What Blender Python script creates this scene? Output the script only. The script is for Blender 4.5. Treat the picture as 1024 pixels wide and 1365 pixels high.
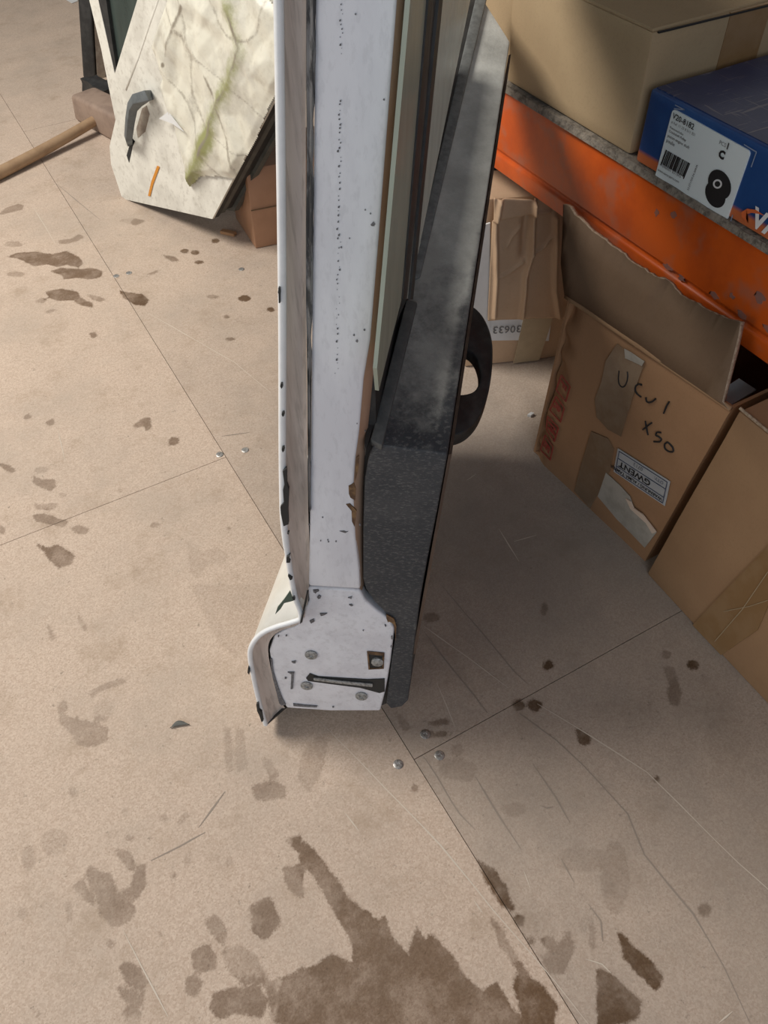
import bpy, bmesh, math, random
import numpy as np
from mathutils import Vector as V, Matrix, noise as mnoise

for _o in list(bpy.data.objects):
    bpy.data.objects.remove(_o)
SC = bpy.context.scene
COL = SC.collection

# ------------------------------------------------------------------ camera, world, lights, exposure
cam_data = bpy.data.cameras.new('camera')
cam_data.sensor_fit = 'VERTICAL'
cam_data.sensor_height = 36.0
cam_data.lens = 28.80446
cam_data.clip_start = 0.02
cam_data.dof.use_dof = False
cam = bpy.data.objects.new('camera', cam_data)
COL.objects.link(cam)
cam.matrix_world = Matrix(((0.869977, 0.383664, -0.309744, 0.0),
                           (-0.492722, 0.652072, -0.576218, 0.0),
                           (-0.019099, 0.653914, 0.756327, 1.15),
                           (0, 0, 0, 1)))
SC.camera = cam

world = bpy.data.worlds.new('workshop_air')
SC.world = world
world.use_nodes = True
_bg = world.node_tree.nodes['Background']
_bg.inputs['Color'].default_value = (0.86, 0.92, 1.0, 1)
_bg.inputs['Strength'].default_value = 0.13


def area(name, loc, target, sx, sy, power, color):
    d = bpy.data.lights.new(name, 'AREA')
    d.shape = 'RECTANGLE'; d.size = sx; d.size_y = sy
    d.energy = power; d.color = color
    o = bpy.data.objects.new(name, d); COL.objects.link(o)
    o.location = loc
    o.rotation_euler = (V(target) - V(loc)).to_track_quat('-Z', 'Y').to_euler()
    return o


area('skylight_far', (-1.3, 2.5, 2.9), (-0.1, 1.2, 0), 1.3, 1.3, 120, (1.0, 0.94, 0.86))
area('roller_door_light', (-4.2, 0.2, 1.8), (0.2, 0.9, 0.3), 2.6, 2.0, 42, (1.0, 0.96, 0.90))
area('doorway_behind', (-1.3, -3.0, 2.1), (0.2, 0.8, 0.5), 2.4, 2.0, 40, (0.80, 0.88, 1.0))
SC.view_settings.view_transform = 'Standard'
SC.view_settings.look = 'None'
SC.view_settings.gamma = 1.0
SC.view_settings.use_curve_mapping = False
SC.view_settings.exposure = 0.0

# ------------------------------------------------------------------ surveyed coordinates (metres, X to the rack, Y along it)
D = {
 'w': [0.1446,0.0879,0.9856],
 'fn': [0.5388,0.8284,-0.153],
 'e2': [0.8299,-0.5531,-0.0724],
 'L': [0.6192,0.7549,0.2161],
 'O': [0.104,0.5906,0.0],
 'ledge': [[0.2948,0.568,0.5237],[0.3619,0.5225,0.5137],[0.823,1.0846,0.6746],[0.843,1.1993,0.7053]],
 'Ls': [0.7035,0.6806,0.2045],
 'hem': [[0.3123,0.6707,1.2333],[0.269,0.6443,0.9376],[0.2326,0.6237,0.6976],[0.1917,0.6027,0.4399],[0.1851,0.5942,0.3707],[0.1814,0.5828,0.296],[0.182,0.5753,0.2575],[0.1699,0.5814,0.2481],[0.1517,0.5915,0.2381],[0.1344,0.6003,0.2252],[0.1208,0.6056,0.2064],[0.1123,0.6069,0.1829],[0.1076,0.6016,0.1381],[0.1036,0.5917,0.0702],[0.1025,0.5834,0.0215]],
 'inner': [[0.3356,0.6717,1.2291],[0.2922,0.6453,0.9334],[0.2567,0.6233,0.6892],[0.2209,0.5982,0.4272],[0.2123,0.5908,0.3567],[0.1998,0.5848,0.2802],[0.1905,0.5843,0.2445],[0.1777,0.5892,0.2263],[0.1608,0.5983,0.2162],[0.1484,0.604,0.2034],[0.14,0.606,0.1845],[0.1355,0.6031,0.1528],[0.1335,0.5953,0.1035],[0.1341,0.5873,0.0622],[0.1369,0.5823,0.0446]],
 'seal_l': [[0.3339,0.6693,1.23],[0.2906,0.6431,0.9353],[0.2831,0.6384,0.8834],[0.2753,0.6329,0.8266],[0.2655,0.6276,0.7629],[0.2551,0.6211,0.6911],[0.2445,0.6129,0.6094],[0.2316,0.604,0.5157],[0.2207,0.5953,0.4302]],
 'seal_r': [[0.3406,0.6649,1.23],[0.2974,0.6387,0.9353],[0.2897,0.6341,0.8834],[0.2807,0.6294,0.8266],[0.2718,0.6235,0.763],[0.2605,0.6176,0.6912],[0.2477,0.6108,0.6096],[0.2344,0.6022,0.5159],[0.2226,0.5941,0.4303]],
 'pillar': [[0.3406,0.6661,1.2297],[0.2972,0.6398,0.934],[0.2609,0.6184,0.6906],[0.2218,0.5956,0.4293],[0.2022,0.5851,0.303],[0.2581,0.5484,0.3013],[0.261,0.5528,0.3354],[0.2631,0.5614,0.3898],[0.2689,0.5709,0.4615],[0.276,0.5745,0.5057],[0.2833,0.5762,0.5406],[0.2943,0.5811,0.606],[0.3045,0.5826,0.6501],[0.3209,0.5903,0.7498],[0.3504,0.6052,0.934],[0.3938,0.6315,1.2297]],
 'ret_a': [[0.3938,0.6315,1.2297],[0.3504,0.6052,0.934],[0.3209,0.5903,0.7498],[0.3045,0.5826,0.6501],[0.2943,0.5811,0.606],[0.2833,0.5762,0.5406],[0.276,0.5745,0.5057],[0.2689,0.5709,0.4615],[0.2631,0.5614,0.3898],[0.261,0.5528,0.3354],[0.2581,0.5484,0.3013]],
 'ret_b': [[0.4074,0.6434,1.2243],[0.364,0.617,0.9286],[0.3353,0.6009,0.74],[0.3178,0.5934,0.6378],[0.3089,0.5909,0.5927],[0.2973,0.586,0.5257],[0.2908,0.5837,0.49],[0.2845,0.5794,0.4448],[0.2767,0.5709,0.3713],[0.2715,0.564,0.3154],[0.2678,0.5599,0.2804]],
 'plate': [[0.2015,0.5863,0.3005],[0.2575,0.5495,0.2988],[0.2613,0.5438,0.2814],[0.2724,0.5332,0.2629],[0.2842,0.5228,0.2482],[0.2884,0.5167,0.2298],[0.2845,0.5145,0.2044],[0.2786,0.5112,0.1656],[0.2715,0.5083,0.1248],[0.2648,0.5064,0.0908],[0.2555,0.5049,0.0498],[0.1925,0.5447,0.044],[0.1386,0.5802,0.0463],[0.1346,0.5889,0.0794],[0.1356,0.5985,0.1349],[0.1386,0.6037,0.1733],[0.15,0.6021,0.2048],[0.1621,0.5963,0.2161],[0.1781,0.5878,0.2261],[0.189,0.5838,0.2428],[0.1932,0.5842,0.2602],[0.1997,0.5831,0.2773]],
 'core': [[0.2568,0.6328,0.6101],[0.313,0.5933,0.5943],[0.3055,0.5815,0.5035],[0.2927,0.5809,0.4556],[0.272,0.5602,0.2704],[0.3003,0.5297,0.2048],[0.2893,0.5243,0.1372],[0.2763,0.515,0.0409],[0.262,0.5221,0.0287],[0.1473,0.5961,0.0257],[0.1448,0.6162,0.1258],[0.1597,0.6161,0.1778],[0.1869,0.6016,0.1951],[0.2007,0.5991,0.2302]],
 'trim': [[0.2948,0.568,0.5237],[0.2869,0.5688,0.5003],[0.2813,0.5676,0.474],[0.2727,0.5608,0.407],[0.2632,0.5505,0.3178],[0.2645,0.5463,0.2994],[0.2718,0.5373,0.2768],[0.2857,0.5234,0.2498],[0.2907,0.5167,0.2315],[0.2881,0.5146,0.2108],[0.2798,0.5114,0.1643],[0.2717,0.507,0.1118],[0.2649,0.5031,0.0668],[0.2693,0.498,0.0548],[0.2837,0.4899,0.0614],[0.2921,0.4871,0.0762],[0.2995,0.4915,0.1257],[0.3062,0.4975,0.1819],[0.3209,0.5068,0.2842],[0.3335,0.5119,0.3565],[0.3478,0.5169,0.4338],[0.3619,0.5225,0.5137]],
 'trimstrip': [[0.3666,0.5276,0.5057],[0.3698,0.5258,0.5069],[0.312,0.5009,0.1683],[0.3085,0.5031,0.168]],
 'ledge_n': [-0.0279,-0.2538,0.9668],
 'strip_up': [[0.8287,1.1887,0.7083],[0.8455,1.1823,0.7071],[0.4609,0.7447,0.5811],[0.4455,0.7439,0.5804]],
 'strip_low': [[0.4261,0.7199,0.5736],[0.4362,0.7104,0.5714],[0.3003,0.5577,0.5274],[0.2923,0.5697,0.5303]],
 'gasket': [[0.8217,1.2013,0.7083],[0.8363,1.1958,0.7073],[0.4418,0.734,0.5747],[0.4079,0.7047,0.566],[0.3587,0.6565,0.5519],[0.303,0.5841,0.5313],[0.2827,0.5628,0.5251],[0.2857,0.5716,0.5275],[0.3269,0.6265,0.5431],[0.3532,0.6591,0.5524],[0.3898,0.6949,0.5629],[0.4285,0.74,0.5758]],
 'wn': [0.7616,-0.6458,-0.0541],
 'pane1': [[0.3635,0.6326,0.6455],[0.3154,0.5769,0.6338],[0.2858,0.543,0.6229],[0.2771,0.5291,0.6641],[0.2945,0.5445,0.7262],[0.3455,0.5868,0.9396],[0.3889,0.6132,1.2353],[0.4544,0.6931,1.2035],[0.411,0.6667,0.9078]],
 'pane2': [[0.4026,0.6818,0.6084],[0.3918,0.6684,0.6162],[0.4535,0.7185,0.8873],[0.4968,0.7448,1.1829],[0.9161,1.2563,0.9796],[0.6783,0.9928,0.7782]],
 'bar_a': [[0.4455,0.6822,1.2078],[0.4636,0.7043,1.1991],[0.3771,0.6497,0.6325],[0.3632,0.6321,0.6478]],
 'bar_b': [[0.4636,0.7043,1.1991],[0.4933,0.7405,1.1846],[0.3956,0.6733,0.612],[0.3771,0.6497,0.6325]],
 'bar_c': [[0.4933,0.7405,1.1846],[0.5151,0.7671,1.1741],[0.4115,0.6936,0.5943],[0.3956,0.6733,0.612]],
 'han_o': [[0.5059,0.7079,0.5457],[0.5125,0.6939,0.5429],[0.5122,0.673,0.538],[0.5037,0.6466,0.5313],[0.4873,0.6201,0.5241],[0.467,0.5942,0.5168],[0.4479,0.5747,0.511],[0.4247,0.5581,0.5056],[0.4023,0.5519,0.5026],[0.3755,0.5571,0.5021]],
 'han_i': [[0.4579,0.6527,0.5297],[0.4675,0.6477,0.5292],[0.4708,0.6361,0.5267],[0.4679,0.6216,0.5231],[0.4618,0.609,0.5198],[0.4533,0.599,0.517],[0.4434,0.5935,0.515],[0.4325,0.5945,0.5145],[0.4203,0.5997,0.5149],[0.4114,0.602,0.5148]],
 'hn': [-0.065,-0.2249,0.9722],
 'screws': [[0.1866,0.5707,0.1707],[0.1716,0.568,0.1029],[0.2356,0.523,0.0846]],
 'bolt': [[0.2528,0.5294,0.1827],[0.2715,0.5169,0.1811],[0.2677,0.5135,0.1494],[0.2507,0.524,0.1464]],
 'slot': [[0.173,0.5697,0.1204],[0.179,0.5677,0.1308],[0.188,0.5608,0.125],[0.2155,0.5427,0.124],[0.2466,0.5224,0.1233],[0.2673,0.5095,0.1267],[0.2647,0.506,0.0981],[0.258,0.5096,0.0941],[0.2356,0.526,0.104],[0.2003,0.55,0.1094],[0.1748,0.5674,0.1139]],
 'slot_bar': [[0.1821,0.5633,0.1243],[0.2146,0.5414,0.1204],[0.2517,0.5167,0.1169],[0.251,0.5159,0.1102],[0.2095,0.5438,0.115],[0.1814,0.5629,0.1193]],
 'n_chip_hem': [14.0],
 'n_chip_face': [106.0],
 'chip_hem': [[[0.199,0.6025,0.5005],[0.2028,0.6007,0.5042],[0.1998,0.5986,0.4823],[0.2006,0.5967,0.4749],[0.1948,0.5948,0.4442],[0.1924,0.5927,0.4243],[0.1869,0.5956,0.4208],[0.1874,0.5988,0.4399],[0.1885,0.5999,0.4497],[0.193,0.5981,0.4557],[0.1951,0.6002,0.4747],[0.1978,0.5999,0.4822]],[[0.2295,0.6216,0.7114],[0.231,0.6206,0.7115],[0.2306,0.6201,0.7076],[0.2291,0.6207,0.7055],[0.2287,0.6215,0.7085]],[[0.215,0.6125,0.6111],[0.2166,0.6115,0.6112],[0.2162,0.611,0.6072],[0.2146,0.6116,0.605],[0.2141,0.6125,0.6081]],[[0.2107,0.609,0.5768],[0.2123,0.6079,0.5769],[0.2121,0.6074,0.5733],[0.2105,0.6081,0.5713],[0.2099,0.6089,0.574]],[[0.2036,0.6054,0.5327],[0.2053,0.6043,0.5327],[0.2049,0.6038,0.5283],[0.2031,0.6044,0.5258],[0.2027,0.6054,0.5292]],[[0.2004,0.6015,0.5001],[0.2021,0.6004,0.5002],[0.2019,0.5998,0.4961],[0.2001,0.6005,0.4939],[0.1995,0.6015,0.497]],[[0.2297,0.6217,0.7129],[0.2312,0.6207,0.7129],[0.2288,0.6196,0.6981],[0.2276,0.6203,0.698]],[[0.182,0.5898,0.3717],[0.1862,0.5875,0.3745],[0.1837,0.588,0.3682],[0.1844,0.5866,0.3629],[0.1805,0.589,0.3626]],[[0.1786,0.5862,0.3405],[0.1806,0.5846,0.3387],[0.1823,0.5828,0.3351],[0.1797,0.5841,0.333]],[[0.1772,0.58,0.3022],[0.1797,0.5786,0.3031],[0.1795,0.5778,0.2984],[0.177,0.5793,0.2974]],[[0.1886,0.5924,0.4094],[0.1905,0.5913,0.4102],[0.1901,0.5912,0.4082]],[[0.1037,0.6016,0.1602],[0.1049,0.6,0.1556],[0.1026,0.5997,0.146],[0.1014,0.6014,0.1506]],[[0.0989,0.5898,0.0794],[0.1021,0.5883,0.0823],[0.1004,0.5865,0.0667],[0.1023,0.5844,0.0617],[0.1007,0.5815,0.0406],[0.098,0.5827,0.0377],[0.0981,0.5856,0.0535],[0.0972,0.588,0.0639]],[[0.1935,0.5711,0.311],[0.1957,0.5698,0.312],[0.1937,0.5695,0.3033],[0.1856,0.5695,0.2749],[0.1815,0.5691,0.2582],[0.1781,0.5707,0.2546],[0.1813,0.5708,0.2664],[0.1891,0.5695,0.2872]]],
 'chip_face': [[[0.2062,0.5805,0.2977],[0.2119,0.5769,0.2986],[0.2124,0.5762,0.2965],[0.2097,0.5776,0.2945],[0.2082,0.5781,0.2917],[0.206,0.58,0.2942]],[[0.2087,0.5765,0.2848],[0.2112,0.5756,0.2888],[0.2135,0.5738,0.2867],[0.212,0.574,0.2831],[0.2096,0.5754,0.2821]],[[0.2422,0.555,0.2861],[0.247,0.5523,0.2886],[0.2458,0.5522,0.2842],[0.2437,0.5539,0.2857]],[[0.2419,0.5528,0.2736],[0.2452,0.5508,0.2744],[0.2461,0.5498,0.2717],[0.244,0.551,0.271]],[[0.2817,0.5233,0.254],[0.2862,0.5203,0.2537],[0.2866,0.5184,0.2444],[0.2839,0.5204,0.2462],[0.2815,0.5218,0.2449],[0.281,0.523,0.2497]],[[0.2772,0.5234,0.2384],[0.2791,0.5219,0.2368],[0.2785,0.5218,0.2342],[0.2773,0.5228,0.2355]],[[0.1369,0.6002,0.1603],[0.1385,0.5987,0.1582],[0.1353,0.5956,0.1296],[0.1355,0.59,0.1003],[0.1368,0.5837,0.0702],[0.1385,0.5801,0.0569],[0.1326,0.5835,0.0543],[0.1308,0.5857,0.0604],[0.1316,0.5897,0.085],[0.1326,0.5955,0.1197],[0.1343,0.598,0.139]],[[0.1482,0.5743,0.0599],[0.1626,0.5646,0.058],[0.1778,0.5546,0.0573],[0.1768,0.5547,0.0541],[0.162,0.5642,0.0538],[0.1479,0.5735,0.0546]],[[0.1471,0.586,0.1194],[0.1492,0.5848,0.1202],[0.149,0.5843,0.1169],[0.1468,0.5857,0.1167]],[[0.1525,0.5848,0.1319],[0.161,0.5794,0.1326],[0.1599,0.5795,0.1292],[0.153,0.5776,0.0943],[0.1503,0.5793,0.0941],[0.1565,0.5814,0.1275]],[[0.1607,0.5837,0.1547],[0.1663,0.5805,0.1571],[0.1652,0.5803,0.1519],[0.1627,0.5819,0.1517]],[[0.2076,0.5717,0.2546],[0.2159,0.5664,0.2557],[0.2122,0.5682,0.2521],[0.2083,0.5704,0.2501]],[[0.1941,0.5776,0.2396],[0.1992,0.5751,0.2437],[0.1996,0.574,0.2391],[0.1951,0.5761,0.2348]],[[0.2255,0.5838,0.3835],[0.2264,0.5832,0.3835],[0.2262,0.583,0.3816],[0.2252,0.5836,0.3815]],[[0.233,0.5787,0.3824],[0.2343,0.5779,0.3825],[0.234,0.5777,0.3801],[0.2331,0.5783,0.3805]],[[0.2468,0.5728,0.3991],[0.2515,0.57,0.4],[0.2535,0.5684,0.3987],[0.2559,0.567,0.3993],[0.2525,0.5686,0.3963]],[[0.2824,0.5157,0.2154],[0.2839,0.5151,0.217],[0.2837,0.5141,0.211],[0.2823,0.5149,0.2103]],[[0.2801,0.5136,0.1959],[0.2815,0.5128,0.1967],[0.2805,0.5127,0.1923]],[[0.2536,0.5236,0.1567],[0.2547,0.5229,0.1568],[0.2545,0.5227,0.1548],[0.2535,0.5234,0.1548]],[[0.1962,0.5426,0.0571],[0.1981,0.5415,0.0579],[0.1982,0.541,0.0555],[0.1963,0.5421,0.0549]],[[0.2515,0.5377,0.2255],[0.2529,0.5369,0.2262],[0.2526,0.5367,0.2238]],[[0.1625,0.5926,0.2092],[0.164,0.5917,0.2099],[0.164,0.5913,0.2076],[0.1622,0.5924,0.2074]],[[0.1534,0.5982,0.2075],[0.1547,0.5974,0.2082],[0.1542,0.5972,0.2052],[0.1532,0.5979,0.2051]],[[0.3139,0.6283,0.9362],[0.3145,0.628,0.9364],[0.3143,0.628,0.9357],[0.3138,0.6283,0.9358]],[[0.3128,0.6282,0.9316],[0.3136,0.6277,0.932],[0.3134,0.6277,0.9309],[0.3127,0.6282,0.931]],[[0.3126,0.6276,0.9279],[0.3132,0.6273,0.9281],[0.313,0.6272,0.9273],[0.3125,0.6276,0.9274]],[[0.3132,0.6268,0.9253],[0.3136,0.6266,0.9255],[0.3134,0.6266,0.925],[0.3131,0.6268,0.925]],[[0.3108,0.6276,0.9212],[0.312,0.6269,0.9217],[0.3116,0.6269,0.9201],[0.3106,0.6276,0.9203]],[[0.3111,0.6269,0.9184],[0.3119,0.6264,0.9187],[0.3116,0.6264,0.9177],[0.311,0.6268,0.9178]],[[0.3114,0.6261,0.9155],[0.3123,0.6256,0.9159],[0.312,0.6256,0.9146],[0.3112,0.6261,0.9148]],[[0.3115,0.6255,0.9127],[0.3122,0.6252,0.9129],[0.312,0.6251,0.9121],[0.3114,0.6255,0.9122]],[[0.3097,0.6262,0.9099],[0.3102,0.6259,0.9101],[0.3101,0.6259,0.9094],[0.3097,0.6262,0.9095]],[[0.309,0.6258,0.9049],[0.3103,0.625,0.9055],[0.3099,0.625,0.9037],[0.3087,0.6257,0.9039]],[[0.3098,0.6247,0.9022],[0.3102,0.6245,0.9024],[0.31,0.6245,0.9019],[0.3097,0.6247,0.902]],[[0.3091,0.6244,0.8984],[0.3095,0.6243,0.8985],[0.3094,0.6242,0.8981],[0.3091,0.6244,0.8981]],[[0.3042,0.6215,0.8649],[0.3054,0.6208,0.8654],[0.305,0.6207,0.8637],[0.304,0.6214,0.8639]],[[0.3035,0.6215,0.8623],[0.3044,0.6209,0.8628],[0.3041,0.6209,0.8614],[0.3033,0.6214,0.8616]],[[0.3032,0.6207,0.8574],[0.3036,0.6205,0.8576],[0.3035,0.6205,0.857],[0.3031,0.6207,0.8571]],[[0.3018,0.6211,0.8545],[0.303,0.6205,0.8551],[0.3026,0.6204,0.8533],[0.3016,0.6211,0.8535]],[[0.3017,0.6205,0.851],[0.3028,0.6199,0.8515],[0.3024,0.6199,0.85],[0.3016,0.6205,0.8502]],[[0.3018,0.6197,0.847],[0.3032,0.6189,0.8477],[0.3028,0.6189,0.8457],[0.3016,0.6197,0.8459]],[[0.3012,0.6196,0.8443],[0.3025,0.6189,0.8449],[0.3021,0.6188,0.8431],[0.301,0.6196,0.8433]],[[0.3007,0.6193,0.8408],[0.3016,0.6188,0.8412],[0.3013,0.6187,0.8399],[0.3005,0.6193,0.84]],[[0.2996,0.6189,0.835],[0.3004,0.6185,0.8354],[0.3002,0.6185,0.8343],[0.2995,0.6189,0.8344]],[[0.3004,0.618,0.8327],[0.3014,0.6175,0.8331],[0.3011,0.6174,0.8318],[0.3003,0.6179,0.8319]],[[0.299,0.6182,0.8287],[0.3003,0.6175,0.8293],[0.2999,0.6174,0.8275],[0.2988,0.6181,0.8277]],[[0.2975,0.6187,0.8262],[0.299,0.6178,0.8269],[0.2985,0.6178,0.8248],[0.2973,0.6186,0.825]],[[0.2993,0.6165,0.8209],[0.2997,0.6163,0.8211],[0.2996,0.6163,0.8205],[0.2992,0.6165,0.8206]],[[0.2989,0.6162,0.8178],[0.2997,0.6158,0.8182],[0.2994,0.6158,0.8171],[0.2988,0.6162,0.8172]],[[0.2968,0.6169,0.814],[0.2982,0.6161,0.8147],[0.2977,0.616,0.8126],[0.2965,0.6168,0.8129]],[[0.2971,0.6156,0.808],[0.2978,0.6152,0.8084],[0.2976,0.6152,0.8073],[0.2969,0.6156,0.8074]],[[0.2959,0.6158,0.8052],[0.2969,0.6153,0.8057],[0.2966,0.6152,0.8043],[0.2958,0.6158,0.8044]],[[0.2958,0.615,0.8002],[0.2969,0.6144,0.8008],[0.2966,0.6143,0.7991],[0.2956,0.615,0.7993]],[[0.2951,0.6145,0.7951],[0.2963,0.6138,0.7957],[0.2959,0.6138,0.7938],[0.2948,0.6145,0.794]],[[0.2936,0.6143,0.7887],[0.2942,0.614,0.7891],[0.294,0.6139,0.7881],[0.2935,0.6143,0.7882]],[[0.2934,0.6138,0.7853],[0.2942,0.6134,0.7857],[0.2939,0.6133,0.7845],[0.2932,0.6138,0.7846]],[[0.2924,0.6134,0.7796],[0.2938,0.6126,0.7802],[0.2933,0.6125,0.7782],[0.2922,0.6133,0.7784]],[[0.292,0.613,0.7759],[0.2924,0.6128,0.7761],[0.2923,0.6127,0.7754],[0.2919,0.613,0.7755]],[[0.2912,0.6128,0.7723],[0.2926,0.6121,0.773],[0.2921,0.612,0.7709],[0.291,0.6128,0.7711]],[[0.2905,0.6122,0.7664],[0.2916,0.6116,0.767],[0.2913,0.6115,0.7653],[0.2903,0.6121,0.7655]],[[0.2888,0.6121,0.76],[0.2901,0.6114,0.7607],[0.2897,0.6113,0.7586],[0.2885,0.6121,0.7588]],[[0.2895,0.6107,0.7546],[0.291,0.6098,0.7554],[0.2905,0.6097,0.753],[0.2892,0.6106,0.7532]],[[0.2883,0.6109,0.7514],[0.2895,0.6102,0.752],[0.2891,0.6102,0.7502],[0.2881,0.6108,0.7504]],[[0.2902,0.6089,0.7477],[0.2907,0.6087,0.7479],[0.2905,0.6087,0.7472],[0.2901,0.6089,0.7473]],[[0.2883,0.6093,0.7426],[0.2892,0.6088,0.7431],[0.2889,0.6087,0.7417],[0.2881,0.6092,0.7418]],[[0.2871,0.609,0.7371],[0.2875,0.6088,0.7373],[0.2873,0.6088,0.7367],[0.287,0.609,0.7368]],[[0.286,0.6085,0.7302],[0.2871,0.6078,0.7308],[0.2867,0.6077,0.729],[0.2858,0.6084,0.7292]],[[0.2865,0.607,0.7241],[0.2869,0.6068,0.7244],[0.2867,0.6068,0.7237],[0.2864,0.607,0.7238]],[[0.2841,0.6072,0.7169],[0.2849,0.6068,0.7173],[0.2847,0.6067,0.716],[0.284,0.6072,0.7162]],[[0.2827,0.6073,0.7123],[0.2838,0.6067,0.7129],[0.2834,0.6066,0.7112],[0.2825,0.6072,0.7113]],[[0.2829,0.6064,0.7082],[0.2838,0.6059,0.7086],[0.2835,0.6059,0.7073],[0.2828,0.6063,0.7075]],[[0.2821,0.6058,0.7022],[0.2825,0.6056,0.7024],[0.2824,0.6056,0.7017],[0.282,0.6058,0.7018]],[[0.2827,0.604,0.6947],[0.2831,0.6038,0.6949],[0.283,0.6038,0.6942],[0.2826,0.604,0.6943]],[[0.2821,0.6032,0.6883],[0.2826,0.603,0.6886],[0.2824,0.603,0.6879],[0.2821,0.6032,0.6879]],[[0.2789,0.6043,0.6825],[0.2793,0.6041,0.6827],[0.2791,0.604,0.682],[0.2788,0.6043,0.6821]],[[0.2798,0.6026,0.6766],[0.2806,0.6022,0.677],[0.2803,0.6021,0.6758],[0.2797,0.6025,0.6759]],[[0.2781,0.603,0.6731],[0.2785,0.6028,0.6733],[0.2784,0.6028,0.6726],[0.278,0.603,0.6727]],[[0.2769,0.6026,0.6662],[0.2773,0.6023,0.6665],[0.2772,0.6023,0.6658],[0.2768,0.6025,0.6658]],[[0.2771,0.6017,0.6623],[0.2784,0.601,0.663],[0.2779,0.6009,0.6609],[0.2769,0.6016,0.6611]],[[0.2765,0.601,0.6566],[0.2778,0.6004,0.6574],[0.2773,0.6002,0.6552],[0.2763,0.601,0.6554]],[[0.2745,0.6009,0.6485],[0.2761,0.6,0.6495],[0.2755,0.5998,0.6467],[0.2741,0.6008,0.647]],[[0.2748,0.5992,0.6408],[0.2752,0.599,0.641],[0.2751,0.599,0.6403],[0.2747,0.5992,0.6403]],[[0.2736,0.5987,0.6336],[0.2742,0.5984,0.634],[0.274,0.5983,0.6329],[0.2734,0.5987,0.633]],[[0.272,0.5987,0.6282],[0.2736,0.5979,0.6291],[0.273,0.5977,0.6264],[0.2717,0.5986,0.6267]],[[0.2725,0.5976,0.624],[0.273,0.5974,0.6242],[0.2728,0.5973,0.6235],[0.2724,0.5976,0.6235]],[[0.2724,0.5965,0.6175],[0.2728,0.5963,0.6178],[0.2727,0.5962,0.617],[0.2723,0.5965,0.6171]],[[0.269,0.5977,0.612],[0.2695,0.5974,0.6122],[0.2693,0.5974,0.6115],[0.269,0.5976,0.6115]],[[0.3211,0.6216,0.925],[0.3219,0.6213,0.9259],[0.3223,0.6208,0.925],[0.3218,0.621,0.9243]],[[0.3338,0.6023,0.8656],[0.3347,0.602,0.8667],[0.3352,0.6014,0.8656],[0.3347,0.6016,0.8648]],[[0.3118,0.6003,0.7769],[0.3126,0.6,0.7779],[0.313,0.5995,0.7769],[0.3125,0.5997,0.7761]],[[0.3157,0.5955,0.7644],[0.3176,0.5947,0.767],[0.3187,0.5935,0.7644],[0.3175,0.5939,0.7624]],[[0.315,0.5957,0.7637],[0.3163,0.5952,0.7655],[0.3171,0.5944,0.7637],[0.3163,0.5947,0.7624]],[[0.3153,0.5974,0.7737],[0.3162,0.5971,0.7748],[0.3166,0.5966,0.7737],[0.3161,0.5967,0.7728]],[[0.2972,0.605,0.7512],[0.2979,0.6048,0.7521],[0.2982,0.6044,0.7512],[0.2978,0.6045,0.7505]],[[0.2987,0.5874,0.6609],[0.2998,0.587,0.6625],[0.3004,0.5863,0.661],[0.2997,0.5865,0.6598]],[[0.2909,0.5902,0.6486],[0.2924,0.5896,0.6508],[0.2931,0.5888,0.6487],[0.2922,0.5891,0.647]],[[0.2894,0.5923,0.6551],[0.2906,0.5919,0.6567],[0.2911,0.5913,0.6551],[0.2904,0.5915,0.6539]],[[0.2872,0.573,0.5424],[0.288,0.5727,0.5437],[0.2884,0.5722,0.5424],[0.2879,0.5724,0.5414]],[[0.2809,0.5788,0.5517],[0.2815,0.5786,0.5527],[0.2818,0.5782,0.5517],[0.2814,0.5783,0.5509]],[[0.2319,0.5862,0.4193],[0.2329,0.5859,0.4208],[0.2333,0.5854,0.4193],[0.2327,0.5855,0.4182]],[[0.2405,0.5738,0.3822],[0.2416,0.5734,0.3841],[0.2421,0.5727,0.3823],[0.2414,0.5729,0.3808]],[[0.2325,0.5793,0.3841],[0.2335,0.579,0.3858],[0.2339,0.5785,0.3842],[0.2333,0.5786,0.383]],[[0.2167,0.5938,0.4069],[0.2177,0.5935,0.4085],[0.2181,0.5929,0.407],[0.2175,0.5931,0.4058]],[[0.2676,0.5613,0.4097],[0.2689,0.5608,0.412],[0.2696,0.56,0.4098],[0.2687,0.5602,0.408]],[[0.2896,0.6084,0.7427],[0.2906,0.608,0.7441],[0.2911,0.6074,0.7428],[0.2905,0.6076,0.7417]],[[0.2858,0.607,0.7214],[0.2869,0.6065,0.7228],[0.2874,0.6059,0.7214],[0.2867,0.6062,0.7203]]],
 'rust': [[[0.264,0.574,0.4678],[0.2695,0.5711,0.4718],[0.2702,0.5689,0.4624],[0.2679,0.5675,0.447],[0.2638,0.5709,0.4507],[0.2629,0.5725,0.4564]],[[0.2583,0.5727,0.4407],[0.2623,0.5703,0.4421],[0.2675,0.5649,0.4313],[0.2629,0.5634,0.407],[0.2612,0.566,0.415],[0.2626,0.5681,0.4311]],[[0.2759,0.5734,0.5067],[0.2787,0.5723,0.5104],[0.276,0.5707,0.4924],[0.2709,0.5705,0.4737],[0.2735,0.5723,0.4923]],[[0.2809,0.5243,0.2584],[0.2886,0.5179,0.2507],[0.29,0.5143,0.2365],[0.2865,0.511,0.2061],[0.2875,0.5136,0.2236],[0.2872,0.5169,0.2405],[0.2834,0.5205,0.2466],[0.2814,0.5212,0.2435],[0.2803,0.5235,0.2518]]],
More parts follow.
